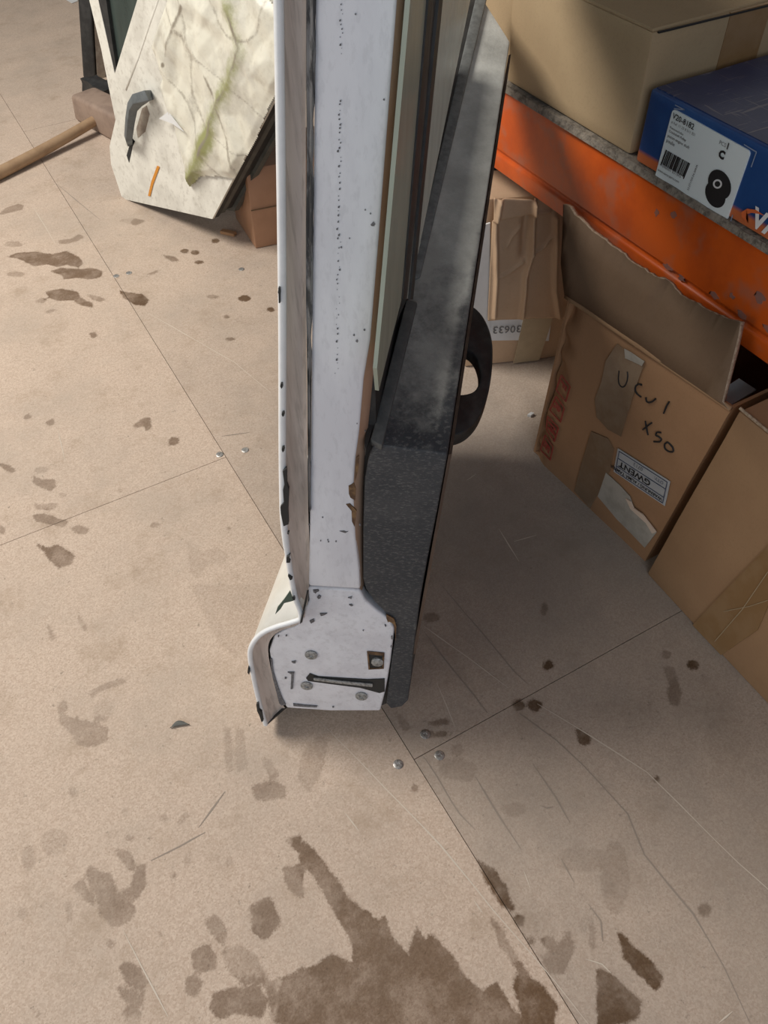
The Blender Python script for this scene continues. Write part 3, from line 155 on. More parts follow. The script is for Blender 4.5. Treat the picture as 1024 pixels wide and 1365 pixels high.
 'stain': [[0.6,[[0.094,2.359],[0.116,2.381],[0.15,2.385],[0.16,2.369],[0.151,2.349],[0.126,2.351],[0.101,2.351]]],[0.6,[[0.197,2.136],[0.231,2.124],[0.251,2.138],[0.259,2.121],[0.243,2.108],[0.214,2.108],[0.197,2.119]]],[0.5,[[0.068,2.188],[0.08,2.202],[0.104,2.184],[0.108,2.161],[0.084,2.168]]],[0.75,[[0.063,2.127],[0.091,2.131],[0.134,2.109],[0.165,2.075],[0.201,2.073],[0.22,2.028],[0.222,1.997],[0.207,1.982],[0.184,2.013],[0.164,2.012],[0.14,2.04],[0.111,2.048],[0.085,2.106]]],[0.75,[[0.142,2.001],[0.169,2.001],[0.201,1.974],[0.236,1.96],[0.253,1.934],[0.247,1.91],[0.223,1.913],[0.194,1.936],[0.163,1.949],[0.162,1.973]]],[0.5,[[0.04,2.051],[0.064,2.047],[0.082,2.026],[0.073,2.016],[0.046,2.035]]],[0.75,[[0.108,1.917],[0.144,1.909],[0.174,1.877],[0.174,1.847],[0.192,1.81],[0.188,1.795],[0.168,1.817],[0.158,1.848],[0.125,1.865],[0.109,1.889]]],[0.6,[[0.193,1.851],[0.208,1.837],[0.225,1.809],[0.211,1.807],[0.198,1.827]]],[0.5,[[0.078,1.89],[0.092,1.897],[0.101,1.886],[0.09,1.874]]],[0.5,[[0.084,1.834],[0.099,1.837],[0.11,1.83],[0.092,1.824]]],[0.85,[[0.266,1.825],[0.283,1.806],[0.307,1.785],[0.315,1.753],[0.299,1.736],[0.281,1.753],[0.267,1.791]]],[0.7,[[0.152,1.696],[0.165,1.695],[0.165,1.679],[0.155,1.675]]],[0.7,[[0.188,1.264],[0.199,1.268],[0.209,1.259],[0.201,1.244],[0.187,1.249]]],[0.7,[[0.142,1.341],[0.163,1.353],[0.178,1.348],[0.171,1.316],[0.16,1.315],[0.16,1.334],[0.146,1.334]]],[0.6,[[-0.012,1.446],[0.002,1.449],[0.003,1.434],[-0.009,1.433]]],[0.6,[[-0.051,1.484],[-0.038,1.491],[-0.036,1.477],[-0.046,1.476]]],[0.65,[[-0.075,1.305],[-0.062,1.286],[-0.041,1.275],[-0.042,1.253],[-0.056,1.249],[-0.071,1.274],[-0.076,1.287]]],[0.65,[[-0.123,1.371],[-0.11,1.36],[-0.101,1.338],[-0.109,1.337],[-0.118,1.352]]],[0.5,[[-0.09,1.231],[-0.076,1.218],[-0.055,1.21],[-0.055,1.199],[-0.074,1.203],[-0.088,1.216]]],[0.65,[[-0.099,1.2],[-0.081,1.197],[-0.06,1.169],[-0.048,1.154],[-0.057,1.145],[-0.073,1.161],[-0.094,1.181]]],[0.6,[[-0.046,1.136],[-0.03,1.132],[-0.019,1.112],[-0.028,1.108],[-0.041,1.121]]],[0.75,[[-0.11,1.13],[-0.093,1.107],[-0.079,1.107],[-0.067,1.088],[-0.058,1.065],[-0.069,1.053],[-0.09,1.055],[-0.098,1.078],[-0.101,1.098]]],[0.6,[[-0.159,1.207],[-0.152,1.197],[-0.157,1.186],[-0.162,1.192]]],[0.7,[[0.408,1.927],[0.43,1.905],[0.438,1.878],[0.422,1.885]]],[0.6,[[0.349,1.86],[0.373,1.865],[0.373,1.856],[0.355,1.855]]],[0.3,[[0.128,0.99],[0.144,0.956],[0.169,0.958],[0.18,0.927],[0.163,0.914],[0.146,0.931],[0.115,0.91],[0.11,0.928]]],[0.3,[[0.169,0.902],[0.183,0.878],[0.173,0.869]]],[0.3,[[0.365,2.151],[0.402,2.144],[0.425,2.111],[0.397,2.104]]],[0.9,[[0.473,1.907],[0.47,1.903],[0.465,1.901],[0.46,1.904],[0.458,1.91],[0.458,1.917],[0.462,1.921],[0.467,1.923],[0.471,1.92],[0.474,1.914]]],[0.9,[[0.496,1.887],[0.492,1.882],[0.487,1.881],[0.482,1.884],[0.479,1.89],[0.479,1.897],[0.483,1.902],[0.488,1.903],[0.494,1.899],[0.496,1.893]]],[0.8,[[0.489,1.838],[0.485,1.835],[0.48,1.836],[0.474,1.839],[0.47,1.845],[0.47,1.849],[0.473,1.852],[0.479,1.852],[0.484,1.848],[0.488,1.843]]],[0.8,[[0.561,1.912],[0.557,1.907],[0.552,1.906],[0.547,1.91],[0.544,1.916],[0.545,1.922],[0.549,1.927],[0.554,1.928],[0.559,1.925],[0.562,1.919]]],[0.95,[[0.528,1.632],[0.523,1.627],[0.516,1.627],[0.509,1.631],[0.505,1.638],[0.505,1.646],[0.51,1.651],[0.518,1.651],[0.525,1.647],[0.529,1.639]]],[0.95,[[0.558,1.56],[0.555,1.556],[0.55,1.555],[0.547,1.557],[0.545,1.562],[0.546,1.567],[0.549,1.571],[0.553,1.572],[0.557,1.57],[0.559,1.565]]],[0.7,[[0.456,1.589],[0.454,1.586],[0.45,1.586],[0.447,1.588],[0.445,1.592],[0.445,1.595],[0.447,1.598],[0.451,1.599],[0.455,1.597],[0.457,1.593]]],[0.6,[[0.464,1.678],[0.46,1.676],[0.453,1.677],[0.446,1.682],[0.441,1.687],[0.441,1.692],[0.444,1.694],[0.451,1.693],[0.458,1.689],[0.463,1.683]]],[0.6,[[0.418,2.11],[0.415,2.106],[0.41,2.106],[0.404,2.109],[0.401,2.115],[0.401,2.12],[0.404,2.124],[0.409,2.124],[0.414,2.121],[0.418,2.115]]],[0.6,[[0.21,0.984],[0.208,0.982],[0.206,0.982],[0.205,0.983],[0.204,0.985],[0.204,0.988],[0.205,0.989],[0.207,0.99],[0.209,0.989],[0.21,0.986]]],[0.5,[[0.099,1.058],[0.097,1.056],[0.092,1.057],[0.088,1.059],[0.085,1.063],[0.085,1.066],[0.087,1.068],[0.091,1.067],[0.095,1.065],[0.098,1.061]]],[0.4,[[-0.032,1.221],[-0.033,1.218],[-0.036,1.218],[-0.039,1.22],[-0.041,1.223],[-0.041,1.226],[-0.039,1.228],[-0.037,1.229],[-0.034,1.227],[-0.032,1.224]]],[0.4,[[-0.044,1.307],[-0.048,1.304],[-0.053,1.304],[-0.06,1.308],[-0.065,1.314],[-0.066,1.319],[-0.063,1.322],[-0.057,1.321],[-0.05,1.317],[-0.045,1.312]]],[0.4,[[0.065,1.179],[0.064,1.177],[0.062,1.176],[0.06,1.177],[0.059,1.179],[0.059,1.182],[0.06,1.184],[0.062,1.185],[0.064,1.183],[0.065,1.181]]],[0.8,[[0.434,1.504],[0.431,1.502],[0.426,1.503],[0.421,1.506],[0.418,1.511],[0.417,1.514],[0.42,1.516],[0.424,1.515],[0.43,1.511],[0.433,1.507]]],[0.55,[[-0.161,0.79],[-0.151,0.789],[-0.151,0.777],[-0.159,0.77],[-0.15,0.749],[-0.141,0.753],[-0.141,0.746],[-0.123,0.73],[-0.106,0.711],[-0.114,0.692],[-0.133,0.694],[-0.154,0.709],[-0.158,0.738],[-0.165,0.757]]],[0.5,[[-0.111,0.786],[-0.09,0.787],[-0.06,0.783],[-0.058,0.775],[-0.078,0.777],[-0.102,0.781],[-0.112,0.774]]],[0.3,[[-0.115,0.756],[-0.093,0.763],[-0.089,0.741],[-0.104,0.725],[-0.117,0.733]]],[0.6,[[-0.196,0.519],[-0.186,0.522],[-0.179,0.51],[-0.166,0.5],[-0.167,0.477],[-0.158,0.456],[-0.152,0.441],[-0.164,0.43],[-0.184,0.436],[-0.192,0.459],[-0.19,0.486],[-0.194,0.502]]],[0.65,[[-0.162,0.47],[-0.146,0.472],[-0.13,0.494],[-0.122,0.489],[-0.131,0.463],[-0.143,0.454],[-0.161,0.46]]],[0.5,[[-0.215,0.514],[-0.201,0.51],[-0.199,0.493],[-0.192,0.48],[-0.198,0.474],[-0.207,0.488]]],[0.65,[[-0.189,0.384],[-0.178,0.386],[-0.17,0.373],[-0.165,0.353],[-0.173,0.345],[-0.184,0.36]]],[0.6,[[-0.2,0.365],[-0.189,0.354],[-0.173,0.338],[-0.18,0.33],[-0.195,0.342]]],[0.7,[[-0.018,0.368],[0.005,0.367],[0.009,0.357],[0.007,0.332],[-0.016,0.321],[-0.026,0.34]]],[0.65,[[-0.102,0.355],[-0.086,0.355],[-0.079,0.338],[-0.087,0.325],[-0.105,0.329],[-0.109,0.342]]],[0.6,[[-0.122,0.329],[-0.111,0.33],[-0.106,0.318],[-0.117,0.308],[-0.125,0.316]]],[0.55,[[-0.075,0.383],[-0.062,0.382],[-0.057,0.355],[-0.067,0.347],[-0.075,0.366]]],[0.7,[[-0.098,0.299],[-0.077,0.293],[-0.048,0.279],[-0.042,0.259],[-0.057,0.248],[-0.08,0.265],[-0.102,0.272],[-0.107,0.285]]],[0.6,[[0.049,0.517],[0.074,0.511],[0.089,0.494],[0.084,0.481],[0.055,0.49],[0.045,0.503]]],[0.4,[[0.08,0.547],[0.087,0.54],[0.088,0.514],[0.076,0.515]]],[0.4,[[0.05,0.624],[0.056,0.617],[0.033,0.554],[0.025,0.556]]],[0.4,[[0.065,0.615],[0.072,0.605],[0.052,0.546],[0.041,0.55]]],[0.4,[[-0.064,0.523],[-0.05,0.528],[-0.047,0.522],[-0.059,0.516]]],[0.5,[[0.06,0.424],[0.078,0.419],[0.069,0.399],[0.063,0.41]]],[0.6,[[0.04,0.392],[0.064,0.382],[0.046,0.345],[0.035,0.366]]],[0.5,[[-0.036,0.276],[0.008,0.267],[-0.017,0.215],[-0.047,0.233]]],[0.55,[[-0.151,0.528],[-0.135,0.519],[-0.136,0.497],[-0.132,0.488],[-0.144,0.499]]],[0.5,[[-0.139,0.944],[-0.135,0.931],[-0.132,0.911],[-0.14,0.912]]],[0.5,[[-0.087,0.936],[-0.083,0.908],[-0.087,0.904],[-0.09,0.927]]],[0.28,[[0.103,0.898],[0.214,0.833],[0.148,0.751],[0.113,0.723],[0.1,0.772],[0.098,0.855]]],[0.5,[[-0.183,0.646],[-0.176,0.645],[-0.175,0.633],[-0.183,0.635]]],[0.5,[[-0.188,0.415],[-0.189,0.413],[-0.192,0.413],[-0.194,0.414],[-0.195,0.416],[-0.195,0.419],[-0.194,0.421],[-0.192,0.421],[-0.19,0.42],[-0.188,0.417]]],[0.4,[[-0.251,0.573],[-0.255,0.564],[-0.26,0.559],[-0.264,0.562],[-0.266,0.57],[-0.265,0.581],[-0.261,0.59],[-0.256,0.595],[-0.252,0.592],[-0.25,0.584]]],[0.35,[[-0.206,0.572],[-0.211,0.563],[-0.221,0.562],[-0.23,0.567],[-0.236,0.578],[-0.237,0.59],[-0.231,0.599],[-0.222,0.601],[-0.212,0.595],[-0.206,0.584]]],[0.4,[[-0.278,0.507],[-0.279,0.505],[-0.282,0.505],[-0.285,0.506],[-0.287,0.509],[-0.287,0.512],[-0.285,0.515],[-0.283,0.515],[-0.28,0.514],[-0.278,0.511]]],[0.5,[[-0.071,0.337],[-0.051,0.334],[-0.035,0.308],[-0.035,0.279],[-0.061,0.29],[-0.07,0.308]]],[0.35,[[-0.185,0.323],[-0.188,0.318],[-0.194,0.317],[-0.199,0.32],[-0.202,0.326],[-0.202,0.333],[-0.198,0.337],[-0.193,0.339],[-0.187,0.336],[-0.184,0.329]]],[0.4,[[-0.232,0.491],[-0.225,0.492],[-0.227,0.47],[-0.231,0.472]]],[0.6,[[-0.091,0.454],[-0.092,0.453],[-0.093,0.453],[-0.095,0.454],[-0.095,0.455],[-0.095,0.457],[-0.094,0.458],[-0.093,0.458],[-0.091,0.458],[-0.091,0.456]]],[0.5,[[-0.13,0.395],[-0.131,0.394],[-0.132,0.394],[-0.133,0.395],[-0.134,0.396],[-0.134,0.398],[-0.133,0.399],[-0.132,0.399],[-0.131,0.398],[-0.13,0.397]]],[0.6,[[-0.29,0.386],[-0.291,0.385],[-0.292,0.384],[-0.293,0.385],[-0.294,0.387],[-0.294,0.388],[-0.293,0.389],[-0.292,0.389],[-0.291,0.388],[-0.29,0.387]]],[0.45,[[-0.073,0.534],[-0.075,0.533],[-0.079,0.534],[-0.083,0.537],[-0.085,0.539],[-0.086,0.542],[-0.084,0.542],[-0.081,0.542],[-0.077,0.539],[-0.074,0.537]]],[0.5,[[-0.126,0.532],[-0.127,0.53],[-0.129,0.531],[-0.132,0.532],[-0.133,0.534],[-0.133,0.536],[-0.132,0.538],[-0.13,0.538],[-0.127,0.536],[-0.126,0.534]]],[0.4,[[-0.119,0.571],[-0.121,0.569],[-0.123,0.569],[-0.126,0.57],[-0.127,0.573],[-0.127,0.576],[-0.126,0.578],[-0.123,0.578],[-0.121,0.577],[-0.119,0.574]]],[0.4,[[-0.017,0.434],[-0.019,0.432],[-0.021,0.431],[-0.023,0.432],[-0.024,0.435],[-0.023,0.437],[-0.022,0.439],[-0.019,0.44],[-0.018,0.439],[-0.017,0.436]]],[0.35,[[-0.065,0.464],[-0.067,0.459],[-0.07,0.458],[-0.072,0.459],[-0.073,0.463],[-0.072,0.468],[-0.07,0.472],[-0.067,0.474],[-0.064,0.473],[-0.064,0.469]]],[0.85,[[0.075,0.413],[0.086,0.392],[0.094,0.346],[0.099,0.31],[0.112,0.284],[0.12,0.267],[0.129,0.271],[0.124,0.245],[0.129,0.224],[0.135,0.216],[0.158,0.238],[0.16,0.219],[0.169,0.223],[0.177,0.197],[0.181,0.177],[0.18,0.16],[0.191,0.136],[0.212,0.136],[0.209,0.117],[0.212,0.107],[0.213,0.09],[0.206,0.062],[-0.048,0.207],[-0.008,0.267],[0.029,0.264],[0.049,0.264],[0.069,0.241],[0.079,0.265],[0.076,0.304],[0.073,0.352],[0.065,0.391]]],[0.8,[[0.245,0.134],[0.256,0.111],[0.26,0.08],[0.232,0.052],[0.209,0.066],[0.228,0.121]]],[0.8,[[0.273,0.268],[0.284,0.251],[0.286,0.223],[0.278,0.195],[0.268,0.207],[0.269,0.239]]],[0.7,[[0.275,0.187],[0.285,0.18],[0.279,0.174],[0.272,0.18]]],[0.6,[[0.247,0.197],[0.251,0.173],[0.248,0.144],[0.253,0.107],[0.245,0.134],[0.24,0.167]]],[0.7,[[0.273,0.163],[0.282,0.152],[0.274,0.15]]],[0.55,[[0.287,0.149],[0.304,0.142],[0.3,0.132],[0.325,0.137],[0.319,0.121],[0.289,0.103],[0.274,0.112],[0.277,0.131],[0.292,0.131]]],[0.8,[[0.329,0.086],[0.34,0.074],[0.347,0.047],[0.352,0.03],[0.335,0.021],[0.31,0.029],[0.288,0.032],[0.31,0.063]]],[0.8,[[0.379,0.105],[0.385,0.084],[0.393,0.058],[0.393,0.037],[0.377,0.033],[0.37,0.057],[0.368,0.081]]],[0.95,[[0.464,0.426],[0.46,0.422],[0.455,0.422],[0.45,0.425],[0.448,0.429],[0.45,0.434],[0.454,0.437],[0.46,0.438],[0.464,0.435],[0.466,0.43]]],[1.0,[[0.486,0.413],[0.48,0.409],[0.474,0.409],[0.469,0.412],[0.467,0.417],[0.469,0.423],[0.474,0.427],[0.48,0.427],[0.485,0.424],[0.487,0.419]]],[0.95,[[0.545,0.46],[0.54,0.457],[0.535,0.457],[0.531,0.459],[0.529,0.464],[0.531,0.468],[0.535,0.471],[0.54,0.472],[0.545,0.469],[0.546,0.465]]],[1.0,[[0.506,0.353],[0.514,0.344],[0.517,0.332],[0.505,0.325],[0.497,0.333]]],[0.6,[[0.717,0.38],[0.713,0.378],[0.709,0.378],[0.706,0.379],[0.705,0.383],[0.707,0.386],[0.711,0.389],[0.715,0.389],[0.718,0.387],[0.719,0.384]]],[0.9,[[0.742,0.344],[0.738,0.342],[0.733,0.343],[0.728,0.345],[0.726,0.349],[0.728,0.353],[0.732,0.355],[0.737,0.355],[0.742,0.352],[0.744,0.348]]],[0.22,[[0.718,0.212],[0.706,0.203],[0.691,0.198],[0.676,0.198],[0.663,0.202],[0.654,0.211],[0.65,0.222],[0.652,0.234],[0.66,0.245],[0.672,0.254],[0.687,0.26],[0.702,0.26],[0.716,0.255],[0.725,0.247],[0.729,0.235],[0.726,0.223]]],[0.4,[[0.127,0.52],[0.166,0.539],[0.175,0.526],[0.15,0.491],[0.117,0.47],[0.112,0.489]]],[0.65,[[0.321,0.475],[0.347,0.465],[0.346,0.458],[0.321,0.47]]],[0.65,[[0.309,0.463],[0.341,0.443],[0.336,0.441],[0.308,0.457]]],[0.35,[[0.3,0.416],[0.331,0.402],[0.346,0.377],[0.323,0.367],[0.299,0.389]]],[0.5,[[0.286,0.513],[0.294,0.499],[0.291,0.48],[0.283,0.482]]],[0.9,[[0.562,0.233],[0.559,0.232],[0.556,0.231],[0.554,0.233],[0.554,0.235],[0.555,0.237],[0.557,0.239],[0.56,0.239],[0.562,0.238],[0.563,0.236]]],[0.6,[[0.682,0.319],[0.674,0.312],[0.665,0.31],[0.66,0.313],[0.66,0.32],[0.665,0.329],[0.674,0.336],[0.683,0.338],[0.688,0.335],[0.688,0.328]]],[0.5,[[0.692,0.369],[0.704,0.362],[0.688,0.329],[0.679,0.335]]],[0.6,[[0.436,0.628],[0.432,0.625],[0.424,0.627],[0.417,0.631],[0.413,0.636],[0.413,0.641],[0.417,0.644],[0.424,0.643],[0.432,0.638],[0.436,0.633]]],[0.5,[[0.349,0.116],[0.343,0.109],[0.338,0.105],[0.337,0.106],[0.339,0.112],[0.344,0.119],[0.351,0.126],[0.356,0.13],[0.357,0.129],[0.355,0.124]]],[0.6,[[0.499,0.068],[0.495,0.066],[0.491,0.066],[0.487,0.068],[0.486,0.071],[0.487,0.075],[0.491,0.077],[0.496,0.077],[0.5,0.075],[0.501,0.072]]],[0.4,[[0.344,0.411],[0.34,0.409],[0.335,0.409],[0.33,0.412],[0.327,0.417],[0.328,0.421],[0.331,0.423],[0.337,0.423],[0.342,0.42],[0.344,0.415]]],[0.6,[[0.254,0.395],[0.252,0.393],[0.249,0.392],[0.247,0.393],[0.247,0.396],[0.247,0.399],[0.25,0.401],[0.253,0.402],[0.255,0.401],[0.255,0.398]]],[0.35,[[0.371,0.293],[0.365,0.291],[0.356,0.292],[0.348,0.297],[0.343,0.304],[0.343,0.309],[0.349,0.312],[0.358,0.311],[0.366,0.306],[0.371,0.299]]],[0.6,[[0.6,0.551],[0.595,0.546],[0.59,0.543],[0.589,0.544],[0.59,0.548],[0.594,0.554],[0.599,0.56],[0.604,0.563],[0.605,0.562],[0.604,0.558]]],[0.5,[[0.248,0.199],[0.252,0.178],[0.25,0.146],[0.245,0.149],[0.245,0.173]]],[0.35,[[0.435,0.151],[0.414,0.132],[0.396,0.123],[0.387,0.129],[0.389,0.146],[0.404,0.169],[0.424,0.189],[0.444,0.198],[0.454,0.192],[0.45,0.174]]],[0.3,[[0.429,0.181],[0.418,0.178],[0.398,0.183],[0.379,0.194],[0.366,0.207],[0.365,0.218],[0.377,0.221],[0.396,0.216],[0.416,0.205],[0.429,0.192]]],[0.45,[[-0.027,0.268],[0.01,0.27],[0.007,0.247],[-0.017,0.215],[-0.047,0.233]]]],
 'scr': [[[0.173,0.583],[0.206,0.454],[0.241,0.31],[0.255,0.208],[0.275,0.1],[0.283,0.039]],[[0.482,0.417],[0.519,0.331],[0.554,0.25],[0.565,0.16],[0.574,0.091],[0.586,0.031]],[[0.404,0.626],[0.436,0.537],[0.459,0.462]],[[0.367,0.525],[0.352,0.448]],[[0.319,0.227],[0.314,0.205]],[[0.418,-0.03],[0.441,-0.03]],[[-0.173,0.424],[-0.166,0.371],[-0.156,0.304]],[[0.323,0.102],[0.337,0.087],[0.34,0.074]],[[0.148,0.415],[0.152,0.383]],[[0.24,0.23],[0.241,0.21]],[[0.631,0.735],[0.619,0.656]],[[0.637,0.697],[0.68,0.688]],[[0.647,0.866],[0.671,0.871]],[[0.295,1.704],[0.35,1.561],[0.401,1.427],[0.428,1.291]],[[0.182,2.34],[0.186,2.125]],[[0.004,1.41],[-0.009,1.315]]],
 'dscr': [[[0.474,0.681],[0.48,0.576],[0.484,0.48],[0.49,0.451]],[[0.399,0.618],[0.403,0.527],[0.407,0.443]],[[0.449,0.419],[0.47,0.355],[0.48,0.304],[0.491,0.217],[0.473,0.163],[0.477,0.075],[0.466,0.008],[0.45,-0.05]],[[0.286,0.432],[0.287,0.396],[0.286,0.357],[0.287,0.335],[0.294,0.305]],[[0.336,0.368],[0.333,0.3],[0.332,0.251]],[[0.371,0.215],[0.368,0.182]],[[0.368,0.151],[0.369,0.127],[0.355,0.107]],[[0.419,0.343],[0.417,0.286],[0.412,0.248]],[[0.391,0.288],[0.397,0.28],[0.405,0.277]],[[-0.113,0.491],[-0.072,0.488],[-0.034,0.488]],[[-0.039,0.499],[0.012,0.53]],[[0.287,1.221],[0.34,1.202]],[[0.271,2.447],[0.325,2.176]]],
 'fscrews': [[0.2781,1.8936],[0.3099,1.8899],[0.2639,1.1728],[0.3127,1.1586],[0.5593,1.7581],[0.2481,0.4402],[0.3077,0.4217],[0.3068,0.4606]],
 'cr_ridges': [[[0.8582,1.1255,0.3976],[0.8553,1.1266,0.3571],[0.8668,1.1222,0.2298],[0.8704,1.1208,0.139]],[[0.9204,1.1016,0.3868],[0.9289,1.0984,0.2804],[0.9226,1.1008,0.2303],[0.926,1.0995,0.1316]],[[0.9633,1.0851,0.3519],[0.9836,1.0773,0.1899],[1.0015,1.0705,0.1215]],[[0.9328,1.0968,0.2776],[0.9476,1.0912,0.29],[0.9628,1.0853,0.3138]],[[0.8738,1.1195,0.2326],[0.8916,1.1127,0.2415],[0.9144,1.1039,0.2595]],[[0.8804,1.117,0.2978],[0.8885,1.1139,0.3176],[0.9035,1.1081,0.3363]],[[0.9234,1.1005,0.3606],[0.9504,1.0901,0.3638]]],
 'cr_fold': [[0.8559, 1.1264, 0.3537], [0.8616, 1.1242, 0.3553], [0.8907, 1.113, 0.3565], [0.9185, 1.1024, 0.3612]],
 'cr_dent': [[0.9125, 1.1046, 0.353], [0.9132, 1.1044, 0.3194], [0.9151, 1.1036, 0.282]],
 'film_r': [[[0.5945,1.9296,0.5384],[0.569,1.9765,0.4661],[0.5443,2.0187,0.3896]],[[0.6437,1.7855,0.5627],[0.6458,1.7491,0.4986],[0.6235,1.7853,0.4247],[0.6003,1.8305,0.3646],[0.5776,1.8647,0.2845],[0.556,1.9052,0.2247],[0.5283,1.9535,0.1407]],[[0.5883,1.9165,0.4682],[0.6008,1.8391,0.3867],[0.6015,1.7988,0.3044],[0.5958,1.7794,0.2245]],[[0.5332,2.0114,0.2981],[0.5286,1.992,0.2253],[0.5287,1.9599,0.1569]],[[0.6452,1.7475,0.4907],[0.6474,1.7106,0.4268]],[[0.5931,1.8807,0.424],[0.5987,1.8424,0.3797]],[[0.6806,1.6792,0.5846],[0.6499,1.7385,0.5038]],[[0.5676,2.0096,0.5276],[0.5501,2.0378,0.47],[0.5354,2.0649,0.4279]],[[0.6357,1.7484,0.4284],[0.6695,1.6738,0.4974]],[[0.6251,1.8437,0.5612],[0.6017,1.8855,0.4923],[0.5972,1.8791,0.448]]],
}
W_ = V(D['w']); FN = V(D['fn']); E2 = V(D['e2']); LD = V(D['L'])


# ------------------------------------------------------------------ helpers
def vv(pts):
    return [V(p) for p in pts]


def bm_new():
    return bmesh.new()


def add_poly_prism(bm, pts, vec=None, back=None):
    """closed prism between a ring of points and its shifted (or given) back ring"""
    pts = vv(pts)
    bk = vv(back) if back is not None else [p + V(vec) for p in pts]
    a = [bm.verts.new(p) for p in pts]
    b = [bm.verts.new(p) for p in bk]
    n = len(a)
    try:
        bm.faces.new(a)
        bm.faces.new(b[::-1])
    except ValueError:
        pass
    for i in range(n):
        j = (i + 1) % n
        bm.faces.new((a[j], a[i], b[i], b[j]))
    return a, b


def add_hexa(bm, c8):
    v = [bm.verts.new(V(p)) for p in c8]
    for f in ((0, 1, 2, 3), (7, 6, 5, 4), (0, 4, 5, 1), (1, 5, 6, 2), (2, 6, 7, 3), (3, 7, 4, 0)):
        bm.faces.new([v[i] for i in f])
    return v


def add_box(bm, o, x, y, z):
    o, x, y, z = V(o), V(x), V(y), V(z)
    return add_hexa(bm, [o, o + x, o + x + y, o + y, o + z, o + x + z, o + x + y + z, o + y + z])


def add_tube(bm, path, radii, seg=10, cap=True):
    path = vv(path)
    if not isinstance(radii, (list, tuple)):
        radii = [radii] * len(path)
    rings = []
    prev = None
    for i, p in enumerate(path):
        t = (path[min(i + 1, len(path) - 1)] - path[max(i - 1, 0)]).normalized()
        if prev is None:
            n = t.orthogonal().normalized()
        else:
            n = (prev - t * prev.dot(t)).normalized()
        prev = n
        b = t.cross(n)
        rings.append([bm.verts.new(p + (n * math.cos(2 * math.pi * k / seg) + b * math.sin(2 * math.pi * k / seg)) * radii[i]) for k in range(seg)])
    for r0, r1 in zip(rings, rings[1:]):
        for k in range(seg):
            bm.faces.new((r0[k], r0[(k + 1) % seg], r1[(k + 1) % seg], r1[k]))
    if cap:
        bm.faces.new(rings[0][::-1]); bm.faces.new(rings[-1])
    return rings


def add_loft(bm, rows, close=False):
    vs = [[bm.verts.new(V(p)) for p in r] for r in rows]
    for r0, r1 in zip(vs, vs[1:]):
        for k in range(len(r0) - 1):
            bm.faces.new((r0[k], r0[k + 1], r1[k + 1], r1[k]))
    return vs


def bevel(bm, w, seg=2, angle=25):
    bmesh.ops.recalc_face_normals(bm, faces=bm.faces[:])
    es = [e for e in bm.edges if len(e.link_faces) == 2 and e.calc_face_angle(0) > math.radians(angle)]
    bmesh.ops.bevel(bm, geom=es, offset=w, segments=seg, profile=0.5, affect='EDGES', clamp_overlap=True)


def jitter(bm, amp, scale=9.0, seed=0.0):
    for v in bm.verts:
        v.co += mnoise.noise_vector(v.co * scale + V((seed, seed * 1.7, 0))) * amp


def subdiv(bm, cuts):
    bmesh.ops.subdivide_edges(bm, edges=bm.edges[:], cuts=cuts, use_grid_fill=True)


def tri_clean(bm):
    ng = [f for f in bm.faces if len(f.verts) > 4]
    if ng:
        bmesh.ops.triangulate(bm, faces=ng)


class Thing:
    def __init__(self, name, label, cat, loc, group=None):
        o = bpy.data.objects.new(name, None)
        o.empty_display_size = 0.05
        COL.objects.link(o)
        o.location = loc
        o['label'] = label; o['category'] = cat
        if group:
            o['group'] = group
        self.o = o; self.base = V(loc)


def link_mesh(name, bm, mat, base=V((0, 0, 0)), parent=None, smooth=False, recalc=True, label=None, kind=None):
    tri_clean(bm)
    if recalc:
        bmesh.ops.recalc_face_normals(bm, faces=bm.faces[:])
    for v in bm.verts:
        v.co -= base
    me = bpy.data.meshes.new(name)
    bm.to_mesh(me); bm.free()
    if smooth:
        for p in me.polygons:
            p.use_smooth = True
    if smooth and smooth is not True:
        try:
            me.set_sharp_from_angle(angle=math.radians(smooth))
        except Exception:
            pass
    me.materials.append(mat)
    o = bpy.data.objects.new(name, me)
    COL.objects.link(o)
    if parent is not None:
        o.parent = parent
    if label:
        o['label'] = label
    if kind:
        o['kind'] = kind
    return o


def part(t, name, bm, mat, parent=None, **k):
    return link_mesh(name, bm, mat, t.base, parent or t.o, **k)


def single(name, bm, mat, label, cat, loc, group=None, **k):
    o = link_mesh(name, bm, mat, V(loc), None, **k)
    o.location = loc
    o['label'] = label; o['category'] = cat
    if group:
        o['group'] = group
    return o


def text_part(t, name, body, origin, xdir, ydir, size, mat, normal, thick=0.0004, align='LEFT', parent=None, bold=0.0, xs=1.0):
    cu = bpy.data.curves.new(name, 'FONT')
    cu.body = body; cu.size = 1.0; cu.align_x = align; cu.resolution_u = 2; cu.offset = bold
    to = bpy.data.objects.new(name, cu)
    COL.objects.link(to)
    dg = bpy.context.evaluated_depsgraph_get()
    me = bpy.data.meshes.new_from_object(to.evaluated_get(dg))
    bpy.data.objects.remove(to)
    x = V(xdir).normalized(); y = V(ydir).normalized(); n = V(normal).normalized()
    for v in me.vertices:
        c = v.co.copy()
        v.co = V(origin) + x * (c.x * size * xs) + y * (c.y * size) + n * thick - t.base
    me.materials.clear(); me.materials.append(mat)
    me.name = name
    o = bpy.data.objects.new(name, me)
    COL.objects.link(o)
    o.parent = parent or t.o
    return o


def decal(t, name, polys, vec, mat, parent=None, **k):
    bm = bm_new()
    for p in polys:
        add_poly_prism(bm, p, vec)
    return part(t, name, bm, mat, parent, **k)


# ------------------------------------------------------------------ materials
def nodes_of(m):
    m.use_nodes = True
    nt = m.node_tree
    return nt, nt.nodes, nt.links


